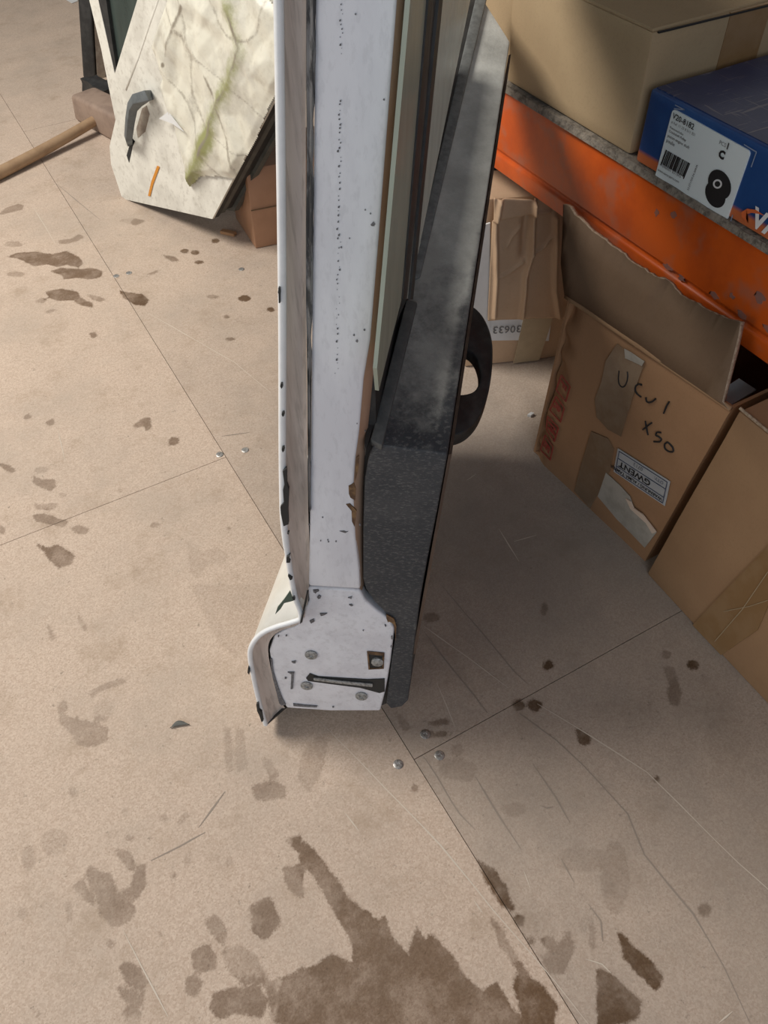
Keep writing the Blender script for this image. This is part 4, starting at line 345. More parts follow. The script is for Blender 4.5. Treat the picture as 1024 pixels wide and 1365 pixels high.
def mat(name, base, rough=0.6, metal=0.0, var=None, var_scale=8.0, var_amt=0.5, fine=None, fine_scale=200.0, fine_amt=0.3,
        bump=0.0, bump_scale=150.0, spec=0.5, stretch=(1, 1, 1), alpha=None, lo=0.4, hi=0.65):
    m = bpy.data.materials.new(name)
    nt, N, L = nodes_of(m)
    b = N['Principled BSDF']
    b.inputs['Roughness'].default_value = rough
    b.inputs['Metallic'].default_value = metal
    b.inputs['Specular IOR Level'].default_value = spec
    tc = N.new('ShaderNodeTexCoord')
    mp = N.new('ShaderNodeMapping'); mp.inputs['Scale'].default_value = stretch
    L.new(tc.outputs['Object'], mp.inputs['Vector'])
    col = N.new('ShaderNodeRGB'); col.outputs[0].default_value = (*base, 1)
    out = col.outputs[0]

    def layer(out, c2, scale, amt, l, h, detail=6):
        nz = N.new('ShaderNodeTexNoise'); nz.inputs['Scale'].default_value = scale
        nz.inputs['Detail'].default_value = detail; nz.inputs['Roughness'].default_value = 0.65
        L.new(mp.outputs[0], nz.inputs['Vector'])
        mr = N.new('ShaderNodeMapRange'); mr.interpolation_type = 'SMOOTHSTEP'
        mr.inputs['From Min'].default_value = l; mr.inputs['From Max'].default_value = h
        mr.inputs['To Max'].default_value = amt
        L.new(nz.outputs['Fac'], mr.inputs['Value'])
        mx = N.new('ShaderNodeMix'); mx.data_type = 'RGBA'
        L.new(mr.outputs[0], mx.inputs['Factor'])
        L.new(out, mx.inputs['A']); mx.inputs['B'].default_value = (*c2, 1)
        return mx.outputs['Result']
    if var:
        out = layer(out, var, var_scale, var_amt, lo, hi)
    if fine:
        out = layer(out, fine, fine_scale, fine_amt, 0.5, 0.68, 3)
    L.new(out, b.inputs['Base Color'])
    if bump:
        nz = N.new('ShaderNodeTexNoise'); nz.inputs['Scale'].default_value = bump_scale
        nz.inputs['Detail'].default_value = 4
        L.new(mp.outputs[0], nz.inputs['Vector'])
        bp = N.new('ShaderNodeBump'); bp.inputs['Strength'].default_value = bump; bp.inputs['Distance'].default_value = 0.003
        L.new(nz.outputs['Fac'], bp.inputs['Height']); L.new(bp.outputs[0], b.inputs['Normal'])
    return m


def attr_mix(m, attr, channel_colors):
    """mix extra colours into a material by vertex colour channels (dust, grime)"""
    nt, N, L = nodes_of(m)
    b = N['Principled BSDF']
    cur = b.inputs['Base Color'].links[0].from_socket
    at = N.new('ShaderNodeAttribute'); at.attribute_name = attr
    sp = N.new('ShaderNodeSeparateColor')
    L.new(at.outputs['Color'], sp.inputs[0])
    tc = N.new('ShaderNodeTexCoord')
    for ch, c, scale, rag in channel_colors:
        nz = N.new('ShaderNodeTexNoise'); nz.inputs['Scale'].default_value = scale; nz.inputs['Detail'].default_value = 8
        nz.inputs['Roughness'].default_value = 0.7
        L.new(tc.outputs['Object'], nz.inputs['Vector'])
        ma = N.new('ShaderNodeMath'); ma.operation = 'MULTIPLY_ADD'; ma.inputs[1].default_value = rag
        L.new(nz.outputs['Fac'], ma.inputs[0])
        ad = N.new('ShaderNodeMath'); ad.operation = 'SUBTRACT'; ad.inputs[1].default_value = rag * 0.5
        L.new(sp.outputs[ch], ad.inputs[0]); L.new(ad.outputs[0], ma.inputs[2])
        mr = N.new('ShaderNodeMapRange'); mr.interpolation_type = 'SMOOTHSTEP'
        mr.inputs['From Min'].default_value = 0.15; mr.inputs['From Max'].default_value = 0.85
        L.new(ma.outputs[0], mr.inputs['Value'])
        mx = N.new('ShaderNodeMix'); mx.data_type = 'RGBA'
        L.new(mr.outputs[0], mx.inputs['Factor']); L.new(cur, mx.inputs['A']); mx.inputs['B'].default_value = (*c, 1)
        cur = mx.outputs['Result']
    L.new(cur, b.inputs['Base Color'])
    return m


def chipboard_mat():
    m = bpy.data.materials.new('stained_chipboard')
    nt, N, L = nodes_of(m)
    b = N['Principled BSDF']
    tc = N.new('ShaderNodeTexCoord')

    def noise(scale, detail=4, rough=0.6, vec=None):
        n = N.new('ShaderNodeTexNoise'); n.inputs['Scale'].default_value = scale
        n.inputs['Detail'].default_value = detail; n.inputs['Roughness'].default_value = rough
        L.new(vec or tc.outputs['Object'], n.inputs['Vector'])
        return n.outputs['Fac']

    def rng(v, a, c, lo=0.0, hi=1.0):
        r = N.new('ShaderNodeMapRange'); r.interpolation_type = 'SMOOTHSTEP'
        r.inputs['From Min'].default_value = a; r.inputs['From Max'].default_value = c
        r.inputs['To Min'].default_value = lo; r.inputs['To Max'].default_value = hi
        L.new(v, r.inputs['Value']); return r.outputs[0]

    def math_(op, a, c):
        r = N.new('ShaderNodeMath'); r.operation = op
        for i, x in enumerate((a, c)):
            if isinstance(x, (int, float)):
                r.inputs[i].default_value = x
            else:
                L.new(x, r.inputs[i])
        return r.outputs[0]

    def mix(f, a, c, blend='MIX'):
        r = N.new('ShaderNodeMix'); r.data_type = 'RGBA'; r.blend_type = blend
        L.new(f, r.inputs['Factor'])
        for s, x in (('A', a), ('B', c)):
            if isinstance(x, tuple):
                r.inputs[s].default_value = (*x, 1)
            else:
                L.new(x, r.inputs[s])
        return r.outputs['Result']
    # flakes
    vo = N.new('ShaderNodeTexVoronoi'); vo.inputs['Scale'].default_value = 420
    L.new(tc.outputs['Object'], vo.inputs['Vector'])
    fl = N.new('ShaderNodeSeparateColor'); L.new(vo.outputs['Color'], fl.inputs[0])
    c = mix(fl.outputs[0], (0.50, 0.385, 0.30), (0.64, 0.52, 0.42))
    c = mix(rng(noise(520, 3), 0.57, 0.70, 0, 0.6), c, (0.30, 0.21, 0.14))
    c = mix(rng(noise(480, 2), 0.62, 0.72, 0, 0.6), c, (0.74, 0.64, 0.53))
    c = mix(rng(noise(2.6, 8, 0.7), 0.42, 0.70, 0, 0.6), c, (0.42, 0.35, 0.285))
    c = mix(rng(noise(8, 9, 0.75), 0.50, 0.72, 0, 0.65), c, (0.37, 0.275, 0.195))
    c = mix(rng(noise(24, 6, 0.8), 0.60, 0.72, 0, 0.35), c, (0.27, 0.20, 0.145))
    c = mix(rng(noise(80, 5, 0.75), 0.61, 0.70, 0, 0.65), c, (0.20, 0.16, 0.12))
    at = N.new('ShaderNodeAttribute'); at.attribute_name = 'stain'
    sp = N.new('ShaderNodeSeparateColor'); L.new(at.outputs['Color'], sp.inputs[0])
    # ingrained grime, plus shade painted into the right-hand boards
    dirt_shade = math_('ADD', sp.outputs[2], math_('MULTIPLY', math_('SUBTRACT', noise(6, 7, 0.7), 0.5), 0.5))
    c = mix(rng(dirt_shade, 0.1, 0.9, 0, 0.85), c, (0.255, 0.225, 0.195))
    # stains with ragged edges
    sh = math_('ADD', sp.outputs[0], math_('MULTIPLY', math_('SUBTRACT', noise(55, 6, 0.7), 0.5), 0.6))
    sh = math_('ADD', sh, math_('MULTIPLY', math_('SUBTRACT', noise(260, 3), 0.5), 0.3))
    msk = math_('MULTIPLY', rng(sh, 0.31, 0.58), sp.outputs[1])
    wet = math_('MULTIPLY', msk, rng(noise(22, 5, 0.7), 0.3, 0.6, 0.8, 1.0))
    c = mix(wet, c, mix(wet, c, (0.27, 0.205, 0.145), 'MULTIPLY'))
    L.new(c, b.inputs['Base Color'])
    b.inputs['Specular IOR Level'].default_value = 0.3
    L.new(rng(wet, 0, 1, 0.75, 0.55), b.inputs['Roughness'])
    bp = N.new('ShaderNodeBump'); bp.inputs['Strength'].default_value = 0.25; bp.inputs['Distance'].default_value = 0.001
    L.new(noise(350, 3), bp.inputs['Height']); L.new(bp.outputs[0], b.inputs['Normal'])
    return m


M = {}
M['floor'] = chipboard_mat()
M['subfloor'] = mat('subfloor_dark', (0.22, 0.18, 0.145), 0.9)
M['scratch_light'] = mat('scratch_light', (0.62, 0.55, 0.46), 0.8)
M['scratch_dark'] = mat('scratch_dark', (0.31, 0.26, 0.215), 0.8)
M['zinc'] = mat('zinc_screw', (0.55, 0.54, 0.52), 0.4, 0.7, var=(0.2, 0.19, 0.17), var_scale=300, var_amt=0.8)
M['dull_metal'] = mat('dull_steel', (0.42, 0.43, 0.42), 0.55, 0.4, var=(0.1, 0.1, 0.1), var_scale=300, var_amt=0.7)
M['white'] = mat('white_door_paint', (0.77, 0.785, 0.83), 0.42, var=(0.64, 0.65, 0.70), var_scale=14, var_amt=0.6, fine=(0.36, 0.36, 0.39), fine_scale=160, fine_amt=0.16, stretch=(1, 1, 0.35), bump=0.05, bump_scale=60)
M['white_edge'] = mat('white_edge_paint', (0.82, 0.84, 0.85), 0.35, var=(0.68, 0.70, 0.72), var_scale=30, var_amt=0.5)
M['white_plate'] = mat('white_plate_paint', (0.79, 0.80, 0.84), 0.4, var=(0.64, 0.64, 0.68), var_scale=26, var_amt=0.6, fine=(0.3, 0.29, 0.29), fine_scale=130, fine_amt=0.18, bump=0.05, bump_scale=60)
M['skin'] = mat('cream_outer_skin', (0.72, 0.70, 0.64), 0.35, var=(0.60, 0.57, 0.50), var_scale=12, var_amt=0.6)
M['beige'] = mat('shaded_beige_return', (0.66, 0.575, 0.51), 0.5, var=(0.47, 0.40, 0.345), var_scale=45, var_amt=0.7, stretch=(1, 1, 0.06), fine=(0.2, 0.16, 0.13), fine_scale=160, fine_amt=0.35)  # beige holds the shade and warm bounce light on this white fold
M['rubber'] = mat('black_rubber', (0.022, 0.022, 0.022), 0.55, var=(0.055, 0.055, 0.052), var_scale=40, var_amt=0.5)
M['seal'] = mat('weathered_seal', (0.27, 0.265, 0.26), 0.7, var=(0.05, 0.05, 0.05), var_scale=70, var_amt=0.9, stretch=(1, 1, 0.2), lo=0.46, hi=0.56)
M['chip'] = mat('dark_chip', (0.02, 0.022, 0.022), 0.6)
M['chip_soft'] = mat('grey_scuff', (0.10, 0.10, 0.105), 0.6, var=(0.26, 0.26, 0.28), var_scale=300, var_amt=0.6)
M['green_primer'] = mat('green_primer', (0.075, 0.115, 0.09), 0.5)
M['rust'] = mat('rust', (0.10, 0.055, 0.03), 0.85, var=(0.27, 0.16, 0.07), var_scale=90, var_amt=0.7)
M['tan'] = mat('reflection_tan_edge', (0.48, 0.33, 0.235), 0.5, var=(0.42, 0.22, 0.13), var_scale=9, var_amt=0.8, stretch=(1, 1, 0.4))  # orange-brown reflection on the pillar side, put into the colour
M['brown_edge'] = mat('brown_board_edge', (0.10, 0.062, 0.042), 0.7, var=(0.19, 0.13, 0.09), var_scale=40, var_amt=0.5, stretch=(1, 1, 0.2))
M['trim'] = mat('dark_trim_plastic', (0.034, 0.038, 0.044), 0.62, var=(0.060, 0.062, 0.066), var_scale=18, var_amt=0.7, fine=(0.34, 0.33, 0.31), fine_scale=420, fine_amt=0.22, bump=0.2, bump_scale=500, stretch=(0.45, 0.45, 1.3))
attr_mix(M['trim'], 'dust', [(0, (0.32, 0.32, 0.295), 26, 1.2), (1, (0.58, 0.585, 0.545), 16, 1.1)])
M['cap'] = mat('grey_trim_strip', (0.075, 0.08, 0.08), 0.6, var=(0.13, 0.135, 0.13), var_scale=60, var_amt=0.6)
M['cap_light'] = mat('dusty_trim_strip', (0.17, 0.18, 0.175), 0.65, var=(0.10, 0.105, 0.105), var_scale=90, var_amt=0.8)
M['handle_black'] = mat('worn_black_handle', (0.010, 0.0105, 0.011), 0.36, var=(0.05, 0.052, 0.052), var_scale=45, var_amt=0.35, bump=0.2, bump_scale=90)
M['channel'] = mat('ridged_channel', (0.05, 0.05, 0.045), 0.6, var=(0.16, 0.155, 0.14), var_scale=160, var_amt=0.7, stretch=(1, 1, 0.25))


def glass_mat(name, tint, dirt_shade, dirt_amt, rough=0.12):
    m = bpy.data.materials.new(name)
    nt, N, L = nodes_of(m)
    b = N['Principled BSDF']
    b.inputs['Base Color'].default_value = (*tint, 1)
    b.inputs['Transmission Weight'].default_value = 1.0
    b.inputs['Roughness'].default_value = rough
    b.inputs['IOR'].default_value = 1.45
    d = N.new('ShaderNodeBsdfPrincipled'); d.inputs['Roughness'].default_value = 0.7
    d.inputs['Base Color'].default_value = (*dirt_shade, 1)
    tc = N.new('ShaderNodeTexCoord')
    mp = N.new('ShaderNodeMapping'); mp.inputs['Scale'].default_value = (1, 1, 0.25)
    L.new(tc.outputs['Object'], mp.inputs['Vector'])
    nz = N.new('ShaderNodeTexNoise'); nz.inputs['Scale'].default_value = 30; nz.inputs['Detail'].default_value = 6
    L.new(mp.outputs[0], nz.inputs['Vector'])
    mr = N.new('ShaderNodeMapRange'); mr.inputs['From Min'].default_value = 0.3; mr.inputs['From Max'].default_value = 0.7
    mr.inputs['To Min'].default_value = dirt_amt - 0.12; mr.inputs['To Max'].default_value = dirt_amt + 0.1
    L.new(nz.outputs['Fac'], mr.inputs['Value'])
    mx = N.new('ShaderNodeMixShader')
    L.new(mr.outputs[0], mx.inputs[0]); L.new(b.outputs[0], mx.inputs[1]); L.new(d.outputs[0], mx.inputs[2])
    L.new(mx.outputs[0], N['Material Output'].inputs['Surface'])
    return m


M['glass'] = glass_mat('dusty_green_glass', (0.78, 0.86, 0.80), (0.60, 0.67, 0.62), 0.75)
M['glass_dirty'] = glass_mat('mossy_green_glass', (0.6, 0.7, 0.6), (0.42, 0.47, 0.39), 0.8)
M['glass_dark'] = glass_mat('dark_window_glass', (0.10, 0.14, 0.12), (0.06, 0.085, 0.075), 0.6, 0.08)
M['bd_skin'] = mat('weathered_cream_paint', (0.76, 0.745, 0.67), 0.42, var=(0.55, 0.53, 0.47), var_scale=11, var_amt=0.6, fine=(0.33, 0.30, 0.24), fine_scale=70, fine_amt=0.3, bump=0.05)
M['film'] = mat('dirty_film', (0.76, 0.74, 0.63), 0.42, var=(0.50, 0.48, 0.42), var_scale=9, var_amt=0.75, fine=(0.40, 0.36, 0.26), fine_scale=45, fine_amt=0.22, bump=0.08, bump_scale=60)
attr_mix(M['film'], 'grime', [(0, (0.30, 0.31, 0.13), 60, 0.9), (1, (0.27, 0.24, 0.19), 90, 0.9)])
M['grey_handle'] = mat('grey_pull_handle', (0.13, 0.145, 0.15), 0.5, var=(0.08, 0.09, 0.095), var_scale=50, var_amt=0.6)
M['dark_grey'] = mat('charcoal_edge', (0.085, 0.088, 0.08), 0.6, var=(0.14, 0.14, 0.125), var_scale=30, var_amt=0.6)
M['orange_mark'] = mat('orange_paint_pen', (0.62, 0.25, 0.03), 0.6)
M['paper'] = mat('white_paper', (0.72, 0.73, 0.73), 0.6, var=(0.6, 0.6, 0.58), var_scale=20, var_amt=0.4)
M['recess'] = mat('brown_recess_dirt', (0.24, 0.19, 0.15), 0.8, var=(0.4, 0.35, 0.28), var_scale=40, var_amt=0.6)


def card(name, base, dark, **k):
    k.setdefault('fine_amt', 0.25)
    return mat(name, base, 0.75, var=dark, var_scale=k.pop('var_scale', 7), var_amt=k.pop('var_amt', 0.5), fine=tuple(x * 0.75 for x in base), fine_scale=260, bump=0.06, bump_scale=120, spec=0.25, **k)


M['card'] = card('cardboard_tan', (0.375, 0.23, 0.125), (0.315, 0.185, 0.10))
M['card_red'] = card('cardboard_reddish', (0.41, 0.235, 0.125), (0.335, 0.185, 0.095))
M['card_shelf'] = card('cardboard_yellowish', (0.42, 0.31, 0.185), (0.37, 0.265, 0.155))
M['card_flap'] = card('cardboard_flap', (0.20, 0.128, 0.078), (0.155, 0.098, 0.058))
M['card_edge'] = mat('torn_cardboard_edge', (0.46, 0.36, 0.26), 0.85, var=(0.26, 0.18, 0.11), var_scale=180, var_amt=0.8, bump=0.6, bump_scale=300)
M['card_crumple'] = card('cardboard_crumpled', (0.56, 0.395, 0.26), (0.47, 0.32, 0.205))
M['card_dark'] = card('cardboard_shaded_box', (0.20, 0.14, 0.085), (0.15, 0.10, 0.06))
M['tape'] = mat('brown_tape', (0.27, 0.155, 0.065), 0.3, var=(0.33, 0.21, 0.11), var_scale=20, var_amt=0.6, spec=0.6)
M['tape_clear'] = mat('clear_brown_tape', (0.235, 0.15, 0.085), 0.22, var=(0.31, 0.225, 0.145), var_scale=14, var_amt=0.6, spec=0.7)
M['tape_pale'] = mat('pale_tape', (0.46, 0.36, 0.23), 0.35, var=(0.38, 0.30, 0.19), var_scale=30, var_amt=0.6)
M['paper_old'] = mat('aged_paper', (0.46, 0.43, 0.37), 0.7, var=(0.32, 0.29, 0.24), var_scale=25, var_amt=0.7)
M['paper_grey'] = mat('grey_label', (0.50, 0.51, 0.51), 0.6, var=(0.42, 0.43, 0.43), var_scale=30, var_amt=0.5)
M['torn'] = mat('torn_paper_core', (0.75, 0.60, 0.47), 0.8)
M['ink'] = mat('black_ink', (0.018, 0.017, 0.018), 0.6)
M['ink_grey'] = mat('faded_ink', (0.16, 0.17, 0.18), 0.6)
M['ink_blue'] = mat('navy_print', (0.07, 0.085, 0.14), 0.6)
M['red_print'] = mat('red_print', (0.34, 0.03, 0.02), 0.7, var=(0.36, 0.14, 0.08), var_scale=160, var_amt=0.4)
M['orange'] = mat('orange_beam_paint', (0.68, 0.115, 0.012), 0.38, var=(0.50, 0.075, 0.012), var_scale=7, var_amt=0.7, fine=(0.40, 0.16, 0.10), fine_scale=13, fine_amt=0.6, bump=0.04, bump_scale=60)
M['orange_scar'] = mat('worn_beam_primer', (0.33, 0.13, 0.09), 0.55, var=(0.20, 0.13, 0.12), var_scale=40, var_amt=0.7)
M['board'] = mat('shelf_board_edge', (0.27, 0.235, 0.19), 0.9, var=(0.09, 0.075, 0.06), var_scale=90, var_amt=0.8, fine=(0.36, 0.31, 0.25), fine_scale=260, fine_amt=0.5, bump=0.8, bump_scale=220)
M['upright'] = mat('blue_grey_upright', (0.05, 0.06, 0.075), 0.5)
M['wood'] = mat('pale_wood', (0.40, 0.265, 0.155), 0.6, var=(0.30, 0.19, 0.105), var_scale=20, var_amt=0.7, stretch=(1, 1, 1))
M['wood_head'] = mat('worn_wood_head', (0.33, 0.24, 0.185), 0.7, var=(0.22, 0.155, 0.12), var_scale=18, var_amt=0.7, bump=0.2, bump_scale=60)
M['leather'] = mat('brown_panel', (0.40, 0.22, 0.13), 0.5, var=(0.33, 0.175, 0.10), var_scale=9, var_amt=0.6)


def blue_mat():
    m = mat('blue_box_print', (0.018, 0.070, 0.235), 0.28, var=(0.03, 0.10, 0.29), var_scale=10, var_amt=0.7, spec=0.6)
    nt, N, L = nodes_of(m)
    b = N['Principled BSDF']
    cur = b.inputs['Base Color'].links[0].from_socket
    tc = N.new('ShaderNodeTexCoord'); sx = N.new('ShaderNodeSeparateXYZ'); L.new(tc.outputs['Object'], sx.inputs[0])
    mr = N.new('ShaderNodeMapRange'); mr.inputs['From Min'].default_value = 0.019; mr.inputs['From Max'].default_value = 0.013
    L.new(sx.outputs['Z'], mr.inputs['Value'])
    mx = N.new('ShaderNodeMix'); mx.data_type = 'RGBA'
    L.new(mr.outputs[0], mx.inputs['Factor']); L.new(cur, mx.inputs['A']); mx.inputs['B'].default_value = (0.62, 0.17, 0.06, 1)
    L.new(mx.outputs['Result'], b.inputs['Base Color'])
    return m


def blue_top_mat():
    m = mat('blue_box_scuffed_top', (0.018, 0.038, 0.125), 0.30, var=(0.04, 0.06, 0.16), var_scale=9, var_amt=0.7, spec=0.5)
    nt, N, L = nodes_of(m)
    b = N['Principled BSDF']
    cur = b.inputs['Base Color'].links[0].from_socket
    tc = N.new('ShaderNodeTexCoord')
    for rot, st in ((0.5, (6, 60, 1)), (1.3, (60, 5, 1)), (2.2, (9, 80, 1))):
        mp = N.new('ShaderNodeMapping'); mp.inputs['Rotation'].default_value = (0, 0, rot); mp.inputs['Scale'].default_value = st
        L.new(tc.outputs['Object'], mp.inputs['Vector'])
        nz = N.new('ShaderNodeTexNoise'); nz.inputs['Scale'].default_value = 2.2; nz.inputs['Detail'].default_value = 3
        nz.inputs['Distortion'].default_value = 1.0
        L.new(mp.outputs[0], nz.inputs['Vector'])
        mr = N.new('ShaderNodeMapRange'); mr.inputs['From Min'].default_value = 0.64; mr.inputs['From Max'].default_value = 0.70
        mr.inputs['To Max'].default_value = 0.5
        L.new(nz.outputs['Fac'], mr.inputs['Value'])
        mx = N.new('ShaderNodeMix'); mx.data_type = 'RGBA'
        L.new(mr.outputs[0], mx.inputs['Factor']); L.new(cur, mx.inputs['A']); mx.inputs['B'].default_value = (0.32, 0.30, 0.30, 1)
        cur = mx.outputs['Result']
    L.new(cur, b.inputs['Base Color'])
    return m


M['blue'] = blue_mat(); M['blue_top'] = blue_top_mat()
M['label'] = mat('pale_label', (0.80, 0.88, 0.89), 0.4, spec=0.5)
M['logo_orange'] = mat('logo_orange', (0.72, 0.16, 0.05), 0.4)
M['logo_white'] = mat('logo_white', (0.8, 0.8, 0.8), 0.4)
M['line_pale'] = mat('pale_line', (0.30, 0.36, 0.48), 0.4)


# ------------------------------------------------------------------ floor: chipboard panels laid on a dark sub floor
def seg_dist(px, py, ax, ay, bx, by):
    dx, dy = bx - ax, by - ay
    t = np.clip(((px - ax) * dx + (py - ay) * dy) / (dx * dx + dy * dy + 1e-12), 0, 1)
    return np.hypot(px - ax - t * dx, py - ay - t * dy)


def poly_sdf(px, py, poly):
    d = np.full(px.shape, 9.0); ins = np.zeros(px.shape, bool)
    n = len(poly)
    for i in range(n):
        ax, ay = poly[i]; bx, by = poly[(i + 1) % n]
        d = np.minimum(d, seg_dist(px, py, ax, ay, bx, by))
        cond = ((ay > py) != (by > py))
        with np.errstate(divide='ignore', invalid='ignore'):
            xi = ax + (py - ay) * (bx - ax) / (by - ay + 1e-15)
        ins ^= cond & (px < xi)
    return np.where(ins, -d, d)


def axis(a, b, lo, hi, step, far_lo=None):
    out = [a]
    x = a
    while x < b - 1e-6:
        inside = lo <= x < hi
        s = step if inside else 0.12
        if not inside and x < lo < x + s:
            s = max(lo - x, 0.01)
        x = min(b, x + s)
        out.append(x)
    return np.array(out)


bm = bm_new()
add_box(bm, (-3.5, -3.2, -0.06), (6.2, 0, 0), (0, 12, 0), (0, 0, 0.041))
floor = link_mesh('floor', bm, M['subfloor'])
floor['kind'] = 'structure'
GAP = 0.0012
M['wall'] = mat('grey_wall', (0.42, 0.41, 0.39), 0.85, var=(0.36, 0.35, 0.33), var_scale=2)
for nm, o_, x_, y_ in (('wall_back', (-3.5, 8.8, -.06), (6.2, 0, 0), (0, .1, 0)), ('wall_right', (2.70, -3.2, -.06), (.1, 0, 0), (0, 12.1, 0))):
    bm = bm_new()
    add_box(bm, o_, x_, y_, (0, 0, 3.2))
    w__ = link_mesh(nm, bm, M['wall'])
    w__['kind'] = 'structure'
cols = [(-3.328, -2.128, -.9), (-2.128, -0.928, -1.9), (-0.928, 0.272, -1.24), (0.272, 1.472, -1.965), (1.472, 2.672, -0.8)]
panels = []
STAIN = [(min(1.0, s * (1.25 if s > .42 else 1.35)) * (.94 if len(p) > 24 else 1), np.array(p)) for s, p in D['stain']]
for cx0, cx1, y0 in cols:
    y = y0
    while y < 8.7:
        x0, x1, ya, yb = cx0 + GAP * .5, cx1 - GAP * .5, y + GAP * .5, min(8.79, y + 2.4 - GAP * .5)
        near = ya < 1.8
        xs = axis(x0, x1, -0.95, 1.1, 0.005 if near else 0.010)
        ys = axis(ya, yb, -0.15, 3.3, 0.0055 if near else 0.012)
        X, Y = np.meshgrid(xs, ys)
        px, py = X.ravel(), Y.ravel()
        shape = np.zeros(px.shape); strg = np.zeros(px.shape)
        for s, poly in STAIN:
            lo = poly.min(0) - 0.03; hi = poly.max(0) + 0.03
            idx = np.nonzero((px > lo[0]) & (px < hi[0]) & (py > lo[1]) & (py < hi[1]))[0]
            if len(idx) == 0:
                continue
            sd = poly_sdf(px[idx], py[idx], poly)
            v = np.clip(0.56 - sd / 0.022, 0, 1)
            better = v > shape[idx]
            shape[idx[better]] = v[better]
            strg[idx] = np.where(v > 0, np.maximum(strg[idx], s), strg[idx])
        dirt_shade = np.full(px.shape, 0.10)
        if cx0 > 0.2:  # right boards: grime plus shade painted into the colour
            dirt_shade[:] = 0.27 + 0.19 * np.clip((1.7 - py) / .8, 0, 1)
            dirt_shade += 0.22 * np.clip(1 - np.abs(px - 0.62) / 0.35, 0, 1) * np.clip(1 - np.abs(py - 0.8) / 0.5, 0, 1)  # darkest between door and cartons, grime and painted shade together
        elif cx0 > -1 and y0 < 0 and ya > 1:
            dirt_shade[:] = 0.16
        nx, ny = len(xs), len(ys)
        top = [(a, b, 0.0) for a, b in zip(px.tolist(), py.tolist())]
        ring = [j for j in range(nx)] + [i * nx + nx - 1 for i in range(1, ny)] + [(ny - 1) * nx + j for j in range(nx - 2, -1, -1)] + [i * nx for i in range(ny - 2, 0, -1)]
        nb = len(top)
        verts = top + [(top[k][0], top[k][1], -0.018) for k in ring]
        faces = [(i * nx + j, i * nx + j + 1, (i + 1) * nx + j + 1, (i + 1) * nx + j) for i in range(ny - 1) for j in range(nx - 1)]
        nr = len(ring)
        faces += [(ring[(k + 1) % nr], ring[k], nb + k, nb + (k + 1) % nr) for k in range(nr)]
        me = bpy.data.meshes.new('floor_panel')
        me.from_pydata(verts, [], faces)
        ca = me.color_attributes.new('stain', 'FLOAT_COLOR', 'POINT')
        buf = np.zeros((len(verts), 4), np.float32); buf[:, 3] = 1
        buf[:len(px), 0] = shape; buf[:len(px), 1] = strg; buf[:len(px), 2] = dirt_shade
        ca.data.foreach_set('color', buf.ravel())
        me.materials.append(M['floor'])
        o = bpy.data.objects.new('floor_panel', me); COL.objects.link(o); o.parent = floor
        panels.append((x0, x1, ya, yb, o))
        y += 2.4


def panel_at(x, y):
    for x0, x1, ya, yb, o in panels:
        if x0 <= x <= x1 and ya <= y <= yb:
            return o
    return panels[0][4]


def ribbon(bm, pts, width, z, taper=True):
    pts = [V((p[0], p[1], z)) for p in pts]
    # resample with slight wobble
    out = []
    for a, b in zip(pts, pts[1:]):
        n = max(2, int((b - a).length / 0.03))
        out += [a.lerp(b, k / n) for k in range(n)]
    out.append(pts[-1])
    rows = []
    for i, p in enumerate(out):
        t = (out[min(i + 1, len(out) - 1)] - out[max(i - 1, 0)]).normalized()
        n = V((-t.y, t.x, 0))
        k = 1 - 0.65 * abs(2 * i / (len(out) - 1) - 1) ** 3 if taper else 1
        k *= 0.55 + 0.9 * abs(mnoise.noise(p * 23))
        p = p + n * mnoise.noise(p * 11 + V((3, 1, 2))) * 0.002
        rows.append([p + n * width * k * .5, p - n * width * k * .5])
    add_loft(bm, rows)


for key, mt, wd in (('scr', 'scratch_light', 0.0021), ('dscr', 'scratch_dark', 0.0027)):
    groups = {}
    for pl in D[key]:
        c = pl[len(pl) // 2]
        groups.setdefault(panel_at(c[0], c[1]).name, []).append(pl)
    for pn, pls in groups.items():
        bm = bm_new()
        for pl in pls:
            ribbon(bm, pl, wd, 0.0004)
        link_mesh('scratches', bm, M[mt], parent=bpy.data.objects[pn], recalc=False, kind='stuff')


def screw_bm(c, n, r, thick):
    """flat countersunk head with a cross recess"""
    c = V(c); n = V(n).normalized(); u = n.orthogonal().normalized(); w = n.cross(u)
    bm = bm_new()
    seg = 16
    rings = []
    for rr, h in ((r, 0), (r, thick * .6), (r * .86, thick), (r * .42, thick), (r * .28, thick * .3)):
        rings.append([bm.verts.new(c + (u * math.cos(2 * math.pi * k / seg) + w * math.sin(2 * math.pi * k / seg)) * (rr if (h < thick * .5 and rr > r * .5) or rr > r * .5 else rr * (1.35 if k % 4 == 0 else .75)) + n * h) for k in range(seg)])
    for a, b in zip(rings, rings[1:]):
        for k in range(seg):
            bm.faces.new((a[k], a[(k + 1) % seg], b[(k + 1) % seg], b[k]))
    bm.faces.new(rings[-1])
    return bm


for x, y in D['fscrews']:
    p = panel_at(x, y)
    link_mesh('screw', screw_bm((x, y, 0.0), (0, 0, 1), 0.0075, 0.0012), M['zinc'], parent=p, smooth=40)

# ------------------------------------------------------------------ the white vehicle door standing on edge in front
O_ = V(D['O'])
door = Thing('vehicle_door', 'white edge-on vehicle door with black inner panel standing upright in the foreground', 'door', O_)
LS = V(D['Ls'])
hem = vv(D['hem']); inner = vv(D['inner'])


